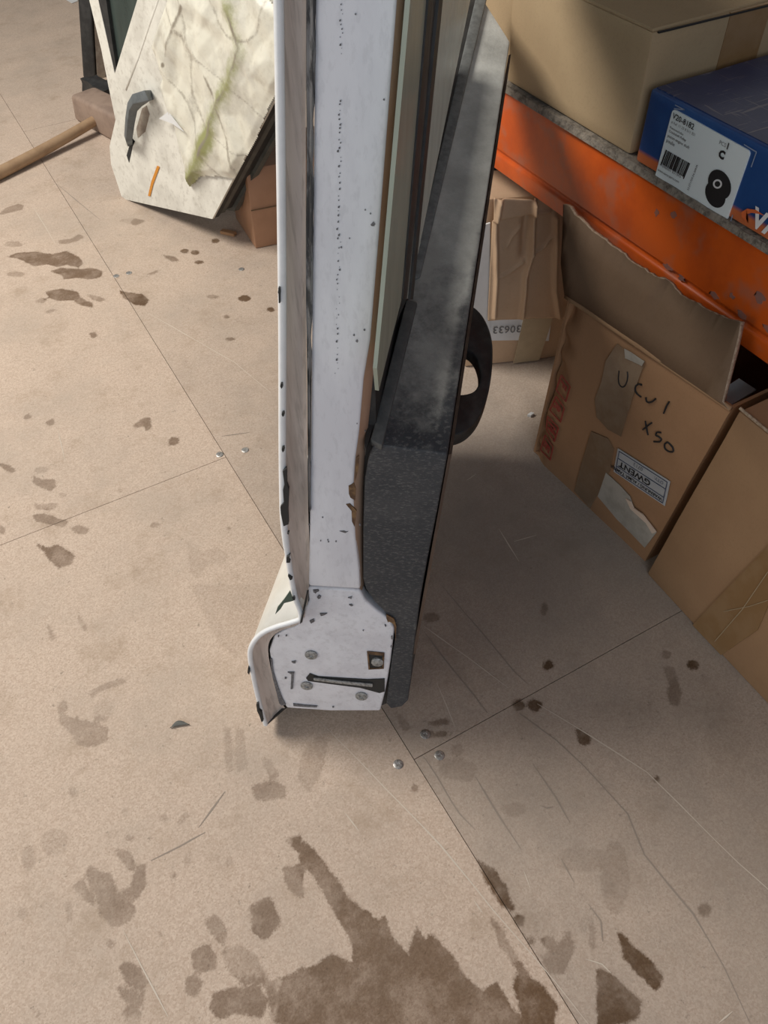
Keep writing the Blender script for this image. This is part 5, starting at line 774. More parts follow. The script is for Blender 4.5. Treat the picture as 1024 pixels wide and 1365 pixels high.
def resample(a, b, n=6):
    """Catmull-Rom refine of two matched polylines"""
    def cr(p, i, t):
        p0, p1, p2, p3 = p[max(i - 1, 0)], p[i], p[min(i + 1, len(p) - 1)], p[min(i + 2, len(p) - 1)]
        # chord-limited tangents so that long straight runs stay straight
        d = (p2 - p1).length
        m1 = (p2 - p0); m2 = (p3 - p1)
        m1 = m1.normalized() * d if m1.length > 0 else m1
        m2 = m2.normalized() * d if m2.length > 0 else m2
        t2, t3 = t * t, t ** 3
        return p1 * (2 * t3 - 3 * t2 + 1) + m1 * (t3 - 2 * t2 + t) + p2 * (-2 * t3 + 3 * t2) + m2 * (t3 - t2)
    oa, ob, idx = [], [], []
    for i in range(len(a) - 1):
        for k in range(n):
            oa.append(cr(a, i, k / n)); ob.append(cr(b, i, k / n)); idx.append(i + k / n)
    oa.append(a[-1]); ob.append(b[-1]); idx.append(len(a) - 1)
    return oa, ob, idx


H, I, IDX = resample(hem, inner, 5)


def skin_depth(i):
    # the window frame edge is shallow; below the shoulder the skin runs back the length of the door
    if i <= 3:
        return 0.02
    if i >= 5:
        return 0.62
    return 0.02 + (i - 3) / 2 * 0.60


bm = bm_new()
rows = []
for k in range(0, 9):
    f = k / 8
    rows.append([h + LS * (skin_depth(i) * f) + FN * 0.001 for h, i in zip(H, IDX)])
add_loft(bm, rows)
sk = part(door, 'outer_skin', bm, M['skin'], smooth=True, label='cream outer skin with a bulging shoulder')
sm = sk.modifiers.new('thickness', 'SOLIDIFY'); sm.thickness = 0.0025; sm.offset = 0
bm = bm_new()
add_tube(bm, [h + FN * 0.002 for h in H], [0.0042 if i < 4 else 0.0036 for i in IDX], 10)
part(door, 'folded_hem', bm, M['white_edge'], smooth=40, label='bright white rolled edge of the skin')
bm = bm_new()
add_loft(bm, [[h + E2 * .001 for h in H], [a.lerp(b, .33) + FN * .003 for a, b in zip(H, I)], [a.lerp(b, .40) + FN * .0052 for a, b in zip(H, I)], [a.lerp(b, .8) + FN * .006 for a, b in zip(H, I)], I])
part(door, 'inner_return', bm, M['beige'], smooth=30, label='grimy inward fold with its shade painted beige')
# underside of the skin tip
bm = bm_new()
tip = [H[-1], I[-1], I[-1] + E2 * 0.012 + FN * .012, I[-1] + FN * 0.06, H[-1] + FN * 0.045]
add_poly_prism(bm, tip, W_ * -0.004 + FN * .001)
part(door, 'edge_seal', bm, M['rubber'])
# body behind the faces
bm = bm_new()
add_poly_prism(bm, D['core'], LD * 0.62)
part(door, 'inner_shell', bm, M['rubber'])
bm = bm_new()
a, b = add_poly_prism(bm, D['pillar'], FN * 0.030)
bevel(bm, 0.004, 3, 40)
pillar = part(door, 'pillar', bm, M['white'], smooth=35, label='lavender white painted window pillar')
bm = bm_new()
ra, rb = vv(D['ret_a']), vv(D['ret_b'])
add_loft(bm, [[p + E2 * -.001 + FN * .001 for p in ra], [p.lerp(q, .5) + FN * -.002 for p, q in zip(ra, rb)], rb, [p + FN * .02 for p in rb], [p + FN * .025 for p in ra]])
part(door, 'pillar_return', bm, M['tan'], smooth=40, label='pillar edge with an orange-brown reflection painted tan')
bm = bm_new()
sl, sr = vv(D['seal_l']), vv(D['seal_r'])
SL, SR, _ = resample(sl, sr, 10)
wob = [mnoise.noise(p * 45) * .0016 for p in SL]
add_loft(bm, [[p + FN * .004 for p in SL], [p.lerp(q, .2) - FN * .003 for p, q in zip(SL, SR)], [p.lerp(q, .45) - FN * (.0015 + w) for p, q, w in zip(SL, SR, wob)], [p.lerp(q, .75) - FN * (.0035 + w) for p, q, w in zip(SL, SR, wob)], [q + FN * .004 + E2 * w for q, w in zip(SR, wob)]])
part(door, 'weather_seal', bm, M['seal'], smooth=50, label='cracked grey seal strip')
# lower hinge plate
bm = bm_new()
add_poly_prism(bm, D['plate'], FN * 0.020)
bevel(bm, 0.003, 3, 12)
plate = part(door, 'edge_plate', bm, M['white_plate'], smooth=35, label='white lower edge plate with screws and a slot')
for c in D['screws']:
    part(door, 'screw', screw_bm(V(c) - FN * .0002, -FN, 0.0088, 0.0016), M['dull_metal'], plate, smooth=40)
# square striker hole with its bolt
q = vv(D['bolt'])
cen = sum(q, V()) / 4
bm = bm_new()
outer = [cen + (p - cen) * 1.07 for p in q]
vo_ = [bm.verts.new(p) for p in outer]; vi_ = [bm.verts.new(cen + (p - cen) * .86 - FN * .0022) for p in q]; vd_ = [bm.verts.new(cen + (p - cen) * .80 + FN * .001) for p in q]
for k in range(4):
    j = (k + 1) % 4
    bm.faces.new((vo_[k], vo_[j], vi_[j], vi_[k])); bm.faces.new((vi_[k], vi_[j], vd_[j], vd_[k]))
part(door, 'striker_collar', bm, M['rust'], plate)
bm = bm_new()
add_poly_prism(bm, [cen + (p - cen) * .84 - FN * .0004 for p in q], FN * .001)
part(door, 'striker_hole', bm, M['chip'], plate)
bm = bm_new()
add_tube(bm, [cen + E2 * .002 + FN * .001, cen + E2 * .002 - FN * .003, cen + E2 * .002 - FN * .0045], [.0086, .0086, .006], 12)
part(door, 'striker_bolt', bm, M['dull_metal'], plate, smooth=40)
# latch slot
bm = bm_new()
add_poly_prism(bm, D['slot'], FN * .001)
part(door, 'latch_slot', bm, M['chip'], plate)
bm = bm_new()
sb = D['slot_bar']
add_poly_prism(bm, [V(p) - FN * .002 for p in sb], FN * .003)
bevel(bm, .0012, 2)
part(door, 'latch_bar', bm, M['dull_metal'], plate, smooth=40)
decal(door, 'paint_chips', D['chip_hem'], FN * .006, M['chip'], kind='stuff', label='black chips along the white edge')
decal(door, 'paint_scuffs', D['chip_face'], FN * .002, M['chip_soft'], pillar, kind='stuff')
decal(door, 'rust_patches', D['rust'], FN * .002, M['rust'], pillar, kind='stuff')
GC = [p for p in D['green']]
bm = bm_new()
LSn = LS
nrm = (V(GC[2]) - V(GC[0])).cross(LS).normalized()
add_poly_prism(bm, GC, FN * .002)
part(door, 'bare_primer_patch', bm, M['green_primer'], sk, label='dark green patch where paint is gone')

# --- inner panel (dusty black plastic) with its ledge
Al, Ar, Br, Bl = vv(D['ledge'])
LN = V(D['ledge_n'])
front = vv(D['trim'])
shift_l = Bl - Al; shift_r = Br - Ar


def back_of(p):
    # along the ledge corners the ring widens or narrows with the ledge, lower down it runs straight back
    s = max(0, min(1, (p - Al).dot((Ar - Al).normalized()) / (Ar - Al).length))
    d = max(0.0, min(1.0, ((Al + Ar) / 2 - p).dot(W_) / 0.12))
    return p + (shift_l.lerp(shift_r, s)).lerp(shift_r, d)


bm = bm_new()
NR = 40
rows = []
cenf = sum(front, V()) / len(front)
for k in range(NR + 1):
    f = k / NR
    rows.append([p.lerp(back_of(p), f) for p in front])
vs = []
for r in rows:
    vs.append([bm.verts.new(p) for p in r])
n = len(front)
for r0, r1 in zip(vs, vs[1:]):
    for k in range(n):
        j = (k + 1) % n
        bm.faces.new((r0[j], r0[k], r1[k], r1[j]))
bmesh.ops.recalc_face_normals(bm, faces=bm.faces[:])
f0 = bm.faces.new(vs[0]); f1 = bm.faces.new(vs[-1][::-1])
bmesh.ops.recalc_face_normals(bm, faces=bm.faces[:])
# split ledge across its width so that dust can vary
ledge_edges = []
for r in vs:
    e = bm.edges.get((r[0], r[-1]))
    if e: ledge_edges.append(e)
bmesh.ops.subdivide_edges(bm, edges=ledge_edges, cuts=9, use_grid_fill=True)
# front face gets inner vertices
tri = bmesh.ops.triangulate(bm, faces=[f for f in bm.faces if len(f.verts) > 4])
fe = list({e for f in tri['faces'] for e in f.edges if f.normal.dot(FN) < -.5})
bmesh.ops.subdivide_edges(bm, edges=fe, cuts=2, use_grid_fill=True)
es = []
for e in bm.edges:
    if len(e.link_faces) == 2 and e.calc_face_angle(0) > math.radians(40):
        es.append(e)
bmesh.ops.bevel(bm, geom=es, offset=.005, segments=3, profile=.5, affect='EDGES', clamp_overlap=True)
tr = part(door, 'inner_panel', bm, M['trim'], smooth=35, label='dusty black plastic inner panel')
me = tr.data
ca = me.color_attributes.new('dust', 'FLOAT_COLOR', 'POINT')
Lh = shift_r.normalized(); LLen = shift_r.length
up_face = np.zeros(len(me.vertices))
for p in me.polygons:
    if p.normal.dot(LN) > .6:
        for vi in p.vertices:
            up_face[vi] = 1
for v in me.vertices:
    c = v.co + O_
    l = (c - Ar).dot(Lh) / LLen
    s = (c - (Al + (shift_l) * max(l, 0))).dot((Ar - Al).normalized()) / (Ar - Al).length
    dust = 0.0; d2 = 0.0
    if up_face[v.index]:
        dust = 0.42 + 0.42 * min(1, max(0, l) * 2.2) - (0.3 if s > .8 and l < .6 else 0) + .25 * mnoise.noise(c * 9)
        d2 = (0.12 + .42 * max(0, min(1, (l - .2) * 1.6))) * (1 if s < .8 else .55) + .25 * mnoise.noise(c * 12 + V((5, 2, 1)))
        if l < .03:
            dust *= .3; d2 = 0
    ca.data[v.index].color = (max(0, min(1, dust)), max(0, min(1, d2)), 0, 1)
bm = bm_new()
ts = vv(D['trimstrip'])
add_poly_prism(bm, ts, LD * 0.72)
part(door, 'panel_edge_board', bm, M['brown_edge'], label='thin brown board edge beside the panel')
bm = bm_new()
add_poly_prism(bm, D['strip_up'], LN * -.010)
bevel(bm, .002, 2)
part(door, 'ledge_strip', bm, M['cap_light'], smooth=40, label='dusty grey sill strip')
bm = bm_new()
add_poly_prism(bm, D['strip_low'], LN * -.012)
bevel(bm, .0025, 2)
part(door, 'ledge_strip', bm, M['cap'], smooth=40, label='dark grey short sill strip')
bm = bm_new()
add_poly_prism(bm, D['gasket'], LN * -.012)
part(door, 'glass_gasket', bm, M['rubber'])
# glazing
WN = V(D['wn'])
bm = bm_new(); add_poly_prism(bm, D['pane1'], WN * .004)
part(door, 'glass_pane', bm, M['glass_dirty'], label='narrow mossy green pane')
bm = bm_new(); add_poly_prism(bm, D['pane2'], WN * .004)
part(door, 'glass_pane', bm, M['glass'], label='dusty pale green pane')
for nm, mt, h in (('bar_a', 'rubber', .006), ('bar_b', 'channel', .004), ('bar_c', 'rubber', .007)):
    bm = bm_new(); add_poly_prism(bm, [V(p) + WN * h for p in D[nm]], WN * -.014)
    if nm == 'bar_a':
        bar = part(door, 'glass_channel', bm, M[mt])
    elif nm == 'bar_b':
        part(door, 'channel_rib', bm, M[mt], bar)
    else:
        part(door, 'channel_lip', bm, M[mt], bar)
# handle loop
ho, hi = vv(D['han_o']), vv(D['han_i'])
HN = V(D['hn'])
HO, HI, _ = resample(ho, hi, 4)
bm = bm_new()
T = HN * -.024
add_loft(bm, [HO, [p + T for p in HO], [q + T * .8 for q in HI], HI, HO])
bmesh.ops.remove_doubles(bm, verts=bm.verts[:], dist=1e-5)
bmesh.ops.holes_fill(bm, edges=[e for e in bm.edges if len(e.link_faces) == 1])
bevel(bm, .005, 3, 45)
part(door, 'pull_handle', bm, M['handle_black'], smooth=45, label='worn black loop pull handle')
# head rail closing the frame above
bm = bm_new()
top0 = V(D['pillar'][0]); topb = V(D['pane2'][4])
add_box(bm, top0 - W_ * .02, topb - top0 + E2 * .0, W_ * .04, E2 * .03)
part(door, 'head_rail', bm, M['white'])

# ------------------------------------------------------------------ background door
BG, BU, BN = V(D['b_g']), V(D['b_up']), V(D['b_n'])
bs = vv(D['b_skin'])
bd = Thing('weathered_vehicle_door', 'weathered cream vehicle door with peeling film leaning at the back of the floor', 'door', bs[7])
bm = bm_new()
win = vv(D['b_win'])
# skin: outline minus the window notch, built as two lobes joined below the window point
add_poly_prism(bm, [bs[0], bs[1], bs[2], bs[3], bs[4], win[2], win[1], win[0]], BN * .006)
add_poly_prism(bm, [bs[4], bs[5], bs[6], bs[7], bs[8], bs[9], bs[10], win[4], win[3], win[2]], BN * .006)
bsk = part(bd, 'outer_skin', bm, M['bd_skin'], label='weathered cream outer skin')
bm = bm_new(); add_poly_prism(bm, [p + BN * .010 for p in win], BN * .004)
part(bd, 'glass_pane', bm, M['glass_dark'], label='dark green window glass')
bm = bm_new(); add_poly_prism(bm, [p + BN * .001 for p in vv(D['b_winseal'])], BN * .010)
part(bd, 'window_seal', bm, M['rubber'])
# body behind, layered edge on the right
e0, e1 = vv(D['b_edge'])
body = [bs[0], bs[2], bs[4], bs[7], e0, e1]
ins = sum(body, V()) / len(body)
lay = [(.006, .022, .001, 'rubber', 'rubber_edge'), (.022, .044, .006, 'dark_grey', 'edge_frame'), (.044, .070, .012, 'rubber', 'edge_channel'), (.070, .088, .001, 'dark_grey', 'inner_panel')]
for z0, z1, inset, mt, nm in lay:
    bm = bm_new()
    ring = [p + (ins - p).normalized() * inset + BN * z0 for p in body]
    wr = [w + BN * z0 for w in win]
    # two lobes left and right of the window, so that the glass stays see-through
    add_poly_prism(bm, [ring[0], ring[1], ring[2], wr[2], wr[1], wr[0]], BN * (z1 - z0))
    add_poly_prism(bm, [ring[2], ring[3], ring[4], ring[5], wr[4], wr[3], wr[2]], BN * (z1 - z0))
    part(bd, nm, bm, M[mt])
cr = vv(D['b_crease'])
bm = bm_new()
add_tube(bm, [c_ + BN * .003 for c_ in cr], .0045, 8)
part(bd, 'body_crease', bm, M['bd_skin'], bsk, smooth=True)
bh = vv(D['b_handle']); bb = vv(D['b_handle_base'])
bm = bm_new()
add_tube(bm, [bb[0] + BN * .002, bh[0] , bh[1], bh[2], bh[3], bh[4], bb[1] + BN * .002], [.015, .017, .017, .015, .014, .012, .010], 4)
bevel(bm, .003, 2, 40)
part(bd, 'door_handle', bm, M['grey_handle'], smooth=50, label='angled grey pull handle')
decal(bd, 'handle_recess', [D['b_recess']], BN * .002, M['recess'], bsk)
decal(bd, 'lock_hole', [D['b_hole']], BN * .002, M['chip'], bsk)
decal(bd, 'orange_mark', [D['b_orange']], BN * .0015, M['orange_mark'], bsk, label='orange paint stroke')


def pt_seg(p, a, b):
    d = b - a
    t = max(0, min(1, (p - a).dot(d) / max(d.length_squared, 1e-12)))
    return (p - a - d * t).length


def line_dist(p, line):
    return min(pt_seg(p, a, b) for a, b in zip(line, line[1:]))


# crumpled film: fine grid clipped to its outline, folded along ridges
fo = vv(D['b_film']); fr = [vv(l) for l in D['film_r']]
o0 = fo[0]
poly2 = [((p - o0).dot(BG), (p - o0).dot(BU)) for p in fo]
gx0, gx1 = min(p[0] for p in poly2), max(p[0] for p in poly2)
gy0, gy1 = min(p[1] for p in poly2), max(p[1] for p in poly2)
NXF, NYF = 130, 160
bm = bm_new()
grid = {}
PX, PY = np.meshgrid(np.linspace(gx0, gx1, NXF), np.linspace(gy0, gy1, NYF))
SD = poly_sdf(PX.ravel(), PY.ravel(), poly2).reshape(PX.shape)
cell = (gx1 - gx0) / NXF
gr_layer = bm.verts.layers.float_color.new('grime')
for j in range(NYF):
    for i in range(NXF):
        if SD[j, i] > cell * .5:
            continue
        p = o0 + BG * PX[j, i] + BU * PY[j, i]
        h = 0.0; g = 0.0; g2 = 0.0
        px_, py_ = p.dot(BG), p.dot(BU)
        for k, l in enumerate(fr):
            d = line_dist(p, l)
            amp = (.012, .014, .010, .009, .008, .008, .007, .010, .007, .007)[k]
            h = max(h, amp * max(0, 1 - d / (.05 if k < 4 else .035)))
            if k == 1:
                g = max(g, (1.15 - d / .034) * (.75 + .6 * mnoise.noise(p * 9 + V((3, 0, 0)))))
            if k in (0, 1, 2, 3, 7):
                g2 = max(g2, (.9 - d / .010) * (.65 + .8 * mnoise.noise(p * 21)))
        g2 = max(g2, .55 - 9 * abs(mnoise.noise(V((px_ * 7 + py_ * 3.5, py_ * 4.5 - px_ * 2, 2.0)))) - .0)
        # flat facets meeting in straight creases
        for k, (ca_, sa_, fq) in enumerate(((.90, .42, 13), (.45, .89, 8), (-.70, .71, 17))):
            t = (px_ * ca_ + py_ * sa_) * fq + 1.3 * mnoise.noise(V((px_ * 5 + k * 7, py_ * 5, 0)))
            h += (.0034, .0034, .0022)[k] * (abs(t - math.floor(t) - .5) * 2) * (.5 + abs(mnoise.noise(V((px_ * 6, py_ * 6, k * 5.0)))) * 1.6)
        edge = min(1, max(0, -SD[j, i]) / .015)
        v = bm.verts.new(p - BN * (.002 + (max(h, -.001) + .002) * edge))
        v[gr_layer] = (max(0, g), max(0, g2), 0, 1)
        grid[(i, j)] = v
for j in range(NYF - 1):
    for i in range(NXF - 1):
        q = [(i, j), (i + 1, j), (i + 1, j + 1), (i, j + 1)]
        if all(k in grid for k in q):
            bm.faces.new([grid[k] for k in q])
film = part(bd, 'peeling_film', bm, M['film'], bsk, smooth=True, label='crumpled dirty clear film with green grime')
decal(bd, 'paper_scrap', [[V(p) - BN * .012 for p in D['b_sticker']]], BN * .0015, M['paper'], bsk, label='small white paper scrap')

# ------------------------------------------------------------------ brown board box behind it
q = vv(D['bcart'])
p0, p1, _, pL = q
bc = Thing('brown_carton', 'reddish brown carton standing under the right edge of the weathered door', 'box', (p0.x, p0.y, 0))
bm = bm_new()
xd = (p1 - p0).normalized(); xd.z = 0
p0 = V((p0.x, p0.y, 0))
tilt = V((0.012, .02, 0))
yd = V((pL.x - p0.x, pL.y - p0.y, 0)) * .85
add_hexa(bm, [p0, p0 + xd * .34, p0 + xd * .34 + yd, p0 + yd, p0 + V((0, 0, .20)) + tilt, p0 + xd * .34 + V((0, 0, .20)) + tilt, p0 + xd * .34 + yd + V((0, 0, .20)) + tilt, p0 + yd + V((0, 0, .20)) + tilt])
bevel(bm, .004, 2)
part(bc, 'carton_body', bm, M['leather'], smooth=40)
bm = bm_new()
add_box(bm, p0 + V((0.001, -.002, .1)) + xd * .0 + tilt * .4, xd * .33, V((0, .002, 0)), V((0, 0, .002)))
part(bc, 'fold_line', bm, M['card_dark'])

# ------------------------------------------------------------------ mallet, black block, black slab, paper
m0, m1, h0, h1, h2, k0, k1 = vv(D['mal'])
ml = Thing('mallet', 'wooden long-handled mallet lying on the floor beside the weathered door', 'mallet', (m1.x, m1.y, 0))
R_ = .017
bm = bm_new()
d = (m1 - m0).normalized()
path = [m0 + V((0, 0, R_)) + d * ((m1 - m0).length * k / 10) + V((0, 0, .022 * (k / 10) ** 2)) for k in range(11)]
add_tube(bm, path, [R_ * (1.05 - .18 * k / 10) for k in range(11)], 14)
part(ml, 'handle', bm, M['wood'], smooth=50, label='pale round wooden handle')
bm = bm_new()
hd = (h1 - h0); hd.z = 0
hu = hd.normalized(); hp = V((-hu.y, hu.x, 0))
if hp.dot(d) < 0: hp = -hp
a = h0 - hu * .03
add_hexa(bm, [a, a + hu * .30, a + hu * .30 + hp * .095, a + hp * .095, a + V((0, 0, .085)) + hu * .02, a + hu * .29 + V((0, 0, .095)), a + hu * .29 + hp * .09 + V((0, 0, .095)), a + hp * .09 + V((0, 0, .085)) + hu * .02])
bevel(bm, .012, 3)
part(ml, 'head', bm, M['wood_head'], smooth=40, label='worn square wooden head')
bm = bm_new()
a = h2 + hp * .045 + hu * -.02
kd = V((k1.x - k0.x, k1.y - k0.y, 0))
add_box(bm, V((k0.x, k0.y, 0)), kd * .8, hp * .06, (0, 0, .05))
subdiv(bm, 5)
jitter(bm, .012, 22, 3)
zmin = min(v.co.z for v in bm.verts)
for v in bm.verts:
    v.co.z -= zmin
bk = single('rubber_lump', bm, M['rubber'], 'rough black rubber block lying behind the mallet head', 'block', (k0.x, k0.y, 0), smooth=60)
s0, s1, s2, s3 = vv(D['post'])
bm = bm_new()
up = (s2 - s0)
sd_ = (s1 - s0); sd_.z = 0
dp = V((.05, .12, 0))
add_hexa(bm, [s0, s1, s1 + dp, s0 + dp, s0 + up * 1.5, s1 + up * 1.5, s1 + dp + up * 1.5, s0 + dp + up * 1.5])
bevel(bm, .008, 3)
sp_ = Thing('black_slab', 'tall black slab standing upright left of the weathered door', 'panel', (s0.x, s0.y, 0))
part(sp_, 'slab_body', bm, M['rubber'], smooth=40)
bm = bm_new()  # upright tan strip beside the slab
a = s1 + V((.004, .0, 0)); 
add_hexa(bm, [a, a + V((.03, .0, 0)), a + V((.03, 0, 0)) + dp, a + dp, a + up * 1.45, a + up * 1.45 + V((.03, 0, 0)), a + up * 1.45 + V((.03, 0, 0)) + dp, a + up * 1.45 + dp])
part(sp_, 'tan_strip', bm, M['recess'], label='thin tan upright strip')
bm = bm_new()
pp = vv(D['paper'])
add_poly_prism(bm, [V((p.x, p.y, .001)) for p in pp], (0, 0, .0015))
single('paper_sheet', bm, M['paper'], 'white paper scrap on the floor at the top left edge', 'paper', (pp[0].x, pp[0].y, 0))

# small debris on the floor
mi = vv(D['misc'])
bm = bm_new()
add_box(bm, mi[0] + V((-.012, .02, 0)), V((.026, -.034, 0)), V((.012, .009, 0)), (0, 0, .009))
bevel(bm, .0015, 1)
single('wood_offcut', bm, M['card_red'], 'tiny brown wood offcut on the floor near the weathered door', 'offcut', (mi[0].x, mi[0].y, 0))
bm = bm_new()
lf = []
for k in range(9):
    t = k / 8
    c = mi[1] + V((-.022 + .044 * t, .006 - .016 * t + .008 * math.sin(t * 3.1), .001))
    wd = .0065 * math.sin(math.pi * min(.98, max(.04, t)))
    c = mi[1] + (c - mi[1]) * .62; wd *= .6
    lf.append([c + V((0.25 * wd, wd, .004 * math.sin(t * 3))), c + V((0, 0, .0005)), c - V((0.25 * wd, wd, -.003))])
add_loft(bm, lf)
lo_ = single('dry_leaf', bm, M['dark_grey'], 'small dark curled leaf on the floor left of the foreground door', 'leaf', (mi[1].x, mi[1].y, 0), smooth=True)
lo_.modifiers.new('thickness', 'SOLIDIFY').thickness = .0006
bm = bm_new()
add_box(bm, mi[2], (.011, .004, 0), (-.003, .006, 0), (0, 0, .005))
subdiv(bm, 2); jitter(bm, .002, 90)
zmin = min(v.co.z for v in bm.verts)
for v in bm.verts: v.co.z -= zmin
single('white_crumb', bm, M['paper'], 'tiny white crumb on the floor left of the open carton', 'crumb', (mi[2].x, mi[2].y, 0))

# ------------------------------------------------------------------ rack: uprights, beams, shelf board
rack = Thing('storage_rack', 'orange-beamed storage rack carrying cartons on a chipboard shelf', 'rack', (.87, .2, 0))
zt, zb = 0.5735, 0.433
y_near, y_far = -1.3, 1.36
for xb_, sgn in ((.87, 1), (1.46, -1)):
    bm = bm_new()
    prof = [(0, zb), (0, zb + .026), (.004, zb + .029), (.004, zb + .034), (0, zb + .037), (0, zt), (.045, zt), (.045, zb)]
    add_poly_prism(bm, [(xb_ + sgn * x, y_near, z) for x, z in prof], (0, y_far - y_near, 0))
    bevel(bm, .0025, 2, 50)
    bmm = part(rack, 'beam', bm, M['orange'], smooth=40, label='orange steel beam' if sgn > 0 else None)
    if sgn > 0:
        front_beam = bmm
for xu in (.875, 1.40):
    for yu in (y_far - .002, y_near - .06):
        bm = bm_new()
        yy = yu
        prof = [(0, 0), (.06, 0), (.06, .06), (.045, .06), (.045, .012), (.015, .012), (.015, .06), (0, .06)]
        add_poly_prism(bm, [(xu + a, yy + b, 0) for a, b in prof], (0, 0, 1.72))
        part(rack, 'upright', bm, M['upright'])
bm = bm_new()
add_box(bm, (.862, y_near, zt), (.60, 0, 0), (0, y_far - y_near + .03, 0), (0, 0, .0115))
bmesh.ops.subdivide_edges(bm, edges=[e for e in bm.edges if abs(e.verts[0].co.y - e.verts[1].co.y) > 1], cuts=260)
for v in bm.verts:
    if v.co.x < .9 and v.co.z > zt + .006:
        v.co.x += .0035 * mnoise.noise(v.co * 60) + .002; v.co.z += .0012 * mnoise.noise(v.co * 45) - .0012
part(rack, 'shelf_board', bm, M['board'], label='rough grey-brown chipboard shelf')
# unseen upper level, added to shade the shelf and cartons
bm = bm_new()
add_box(bm, (.862, y_near, 1.60), (.60, 0, 0), (0, y_far - y_near + .03, 0), (0, 0, .019))
part(rack, 'shelf_board', bm, M['board'])
for xb_, sgn in ((.87, 1), (1.46, -1)):
    bm = bm_new()
    add_box(bm, (xb_ - (.04 if sgn < 0 else 0), y_near, 1.46), (.04, 0, 0), (0, y_far - y_near, 0), (0, 0, .139))
    part(rack, 'beam', bm, M['orange'])
# worn patches on the beam face
patches = []
for i_, (y, z, ry, rz) in enumerate(((.63, .475, .010, .004), (.575, .475, .010, .005), (.60, .49, .005, .004), (.56, .512, .010, .006), (.69, .468, .007, .004), (.545, .545, .004, .006), (.765, .535, .004, .005), (.53, .48, .011, .004), (.735, .545, .006, .005), (.72, .47, .009, .004))):
    n = 16
    patches.append([(.8696, y + ry * math.cos(2 * math.pi * k / n) * (1 + .9 * mnoise.noise(V((math.cos(2 * math.pi * k / n) * 1.6, math.sin(2 * math.pi * k / n) * 1.6, i_ * 3.3)))), z + rz * math.sin(2 * math.pi * k / n) * (1 + .9 * mnoise.noise(V((math.cos(2 * math.pi * k / n) * 1.6 + 9, math.sin(2 * math.pi * k / n) * 1.6, i_ * 3.3))))) for k in range(n)])
decal(rack, 'worn_patches', patches, (.001, 0, 0), M['orange_scar'], front_beam, kind='stuff')


# ------------------------------------------------------------------ cartons
def carton(t, c8, mt, amp=.002, name='carton_body', label=None, bev=.004, cuts=7, seed=0.0, keep_floor=True):
    bm = bm_new()
    add_hexa(bm, c8)
    zmin = min(V(c).z for c in c8)
    subdiv(bm, cuts)
    jitter(bm, amp, 7, seed)
    for v in bm.verts:
        v.co.z = max(v.co.z, zmin)
    bevel(bm, bev, 2, 45)
    return part(t, name, bm, M[mt], smooth=40, label=label)


# shelf carton: front face toward -X, right face toward the camera
zs = zt + .0120
ys, yl = .8432, 1.150
c = Thing('large_carton', 'large closed tan carton on the shelf behind the blue box', 'box', (.875, .95, zs))
hz = .748 - zs
xr = .40
slant = V((.0, -.0, 0))
c8 = [V((.872, ys, zs)), V((.872 + xr, ys - .012, zs)), V((.872 + xr, yl, zs)), V((.872, yl, zs)), V((.868, ys, zs + hz)), V((.872 + xr, ys - .012, zs + hz)), V((.872 + xr, yl, zs + hz)), V((.868, yl, zs + hz))]
carton(c, c8, 'card_shelf', .0015, bev=.005, seed=1)
xm = .872 + .19
for nm, ya, yb_, dz in (('top_flap', ys + .001, ys + .152, 0.0035), ('top_flap', ys + .1535, yl - .001, .0035)):
    bm = bm_new()
    add_box(bm, (.869, ya, zs + hz - .001), (xr, 0, 0), (0, yb_ - ya, 0), (0, 0, dz + .001))
    bevel(bm, .0012, 1)
    part(c, nm, bm, M['card_shelf'])
bm = bm_new()
add_box(bm, (.96, ys + .125, zs + hz + .0025), (.31, 0, 0), (0, .06, 0), (0, 0, .0008))
part(c, 'tape_strip', bm, M['tape'])
bm = bm_new()
ydn = ys - .0045
add_box(bm, (1.000, ydn - .0008, zs + .045), (.075, -.0015, 0), (0, .003, 0), (0, 0, hz - .045 + .001))
part(c, 'tape_strip', bm, M['tape'], label='brown tape down the side')
bm = bm_new()
add_box(bm, (.876, ys - .0035, zs + hz - .0022), (xr - .02, -.0115, 0), (0, .003, 0), (0, 0, .002))
part(c, 'flap_gap', bm, M['ink'])
# neighbour carton further along the shelf
c = Thing('shelf_carton', 'second tan carton on the shelf, left of the large carton', 'box', (.9, 1.2, zs))
c8 = [V((.885, 1.165, zs)), V((1.2, 1.165, zs)), V((1.2, 1.36, zs)), V((.885, 1.36, zs)), V((.885, 1.165, zs + .20)), V((1.2, 1.165, zs + .20)), V((1.2, 1.36, zs + .20)), V((.885, 1.36, zs + .20))]
carton(c, c8, 'card_shelf', .0015, seed=5)
bm = bm_new()
add_box(bm, (.90, 1.255, zs + .199), (.29, 0, 0), (0, .05, 0), (0, 0, .003))
part(c, 'tape_strip', bm, M['tape'])

# blue parts box
yb0 = .8255
b = Thing('blue_parts_box', 'dark blue printed parts box with a white label at the shelf edge', 'box', (.868, .6, zs))
hz = .0995
xw = .27
f0_, f1_ = .868, .868
c8 = [V((f0_, .40, zs)), V((f0_ + xw, .40, zs)), V((f0_ + xw, yb0, zs)), V((f0_, yb0, zs)), V((f0_, .40, zs + hz)), V((f0_ + xw, .40, zs + hz)), V((f0_ + xw, yb0, zs + hz)), V((f0_, yb0, zs + hz))]
carton(b, c8, 'blue', .0007, bev=.004, seed=2)
bm = bm_new()
add_box(bm, (f0_ + .006, .405, zs + hz - .001), (xw - .01, 0, 0), (0, yb0 - .409, 0), (0, 0, .0022))
subdiv(bm, 6); jitter(bm, .0008, 30)
bevel(bm, .001, 1)
part(b, 'lid', bm, M['blue_top'], label='scuffed dark navy lid')
# print on its front (facing -X): moved flush with the bulge of the face
PX_ = -.0015


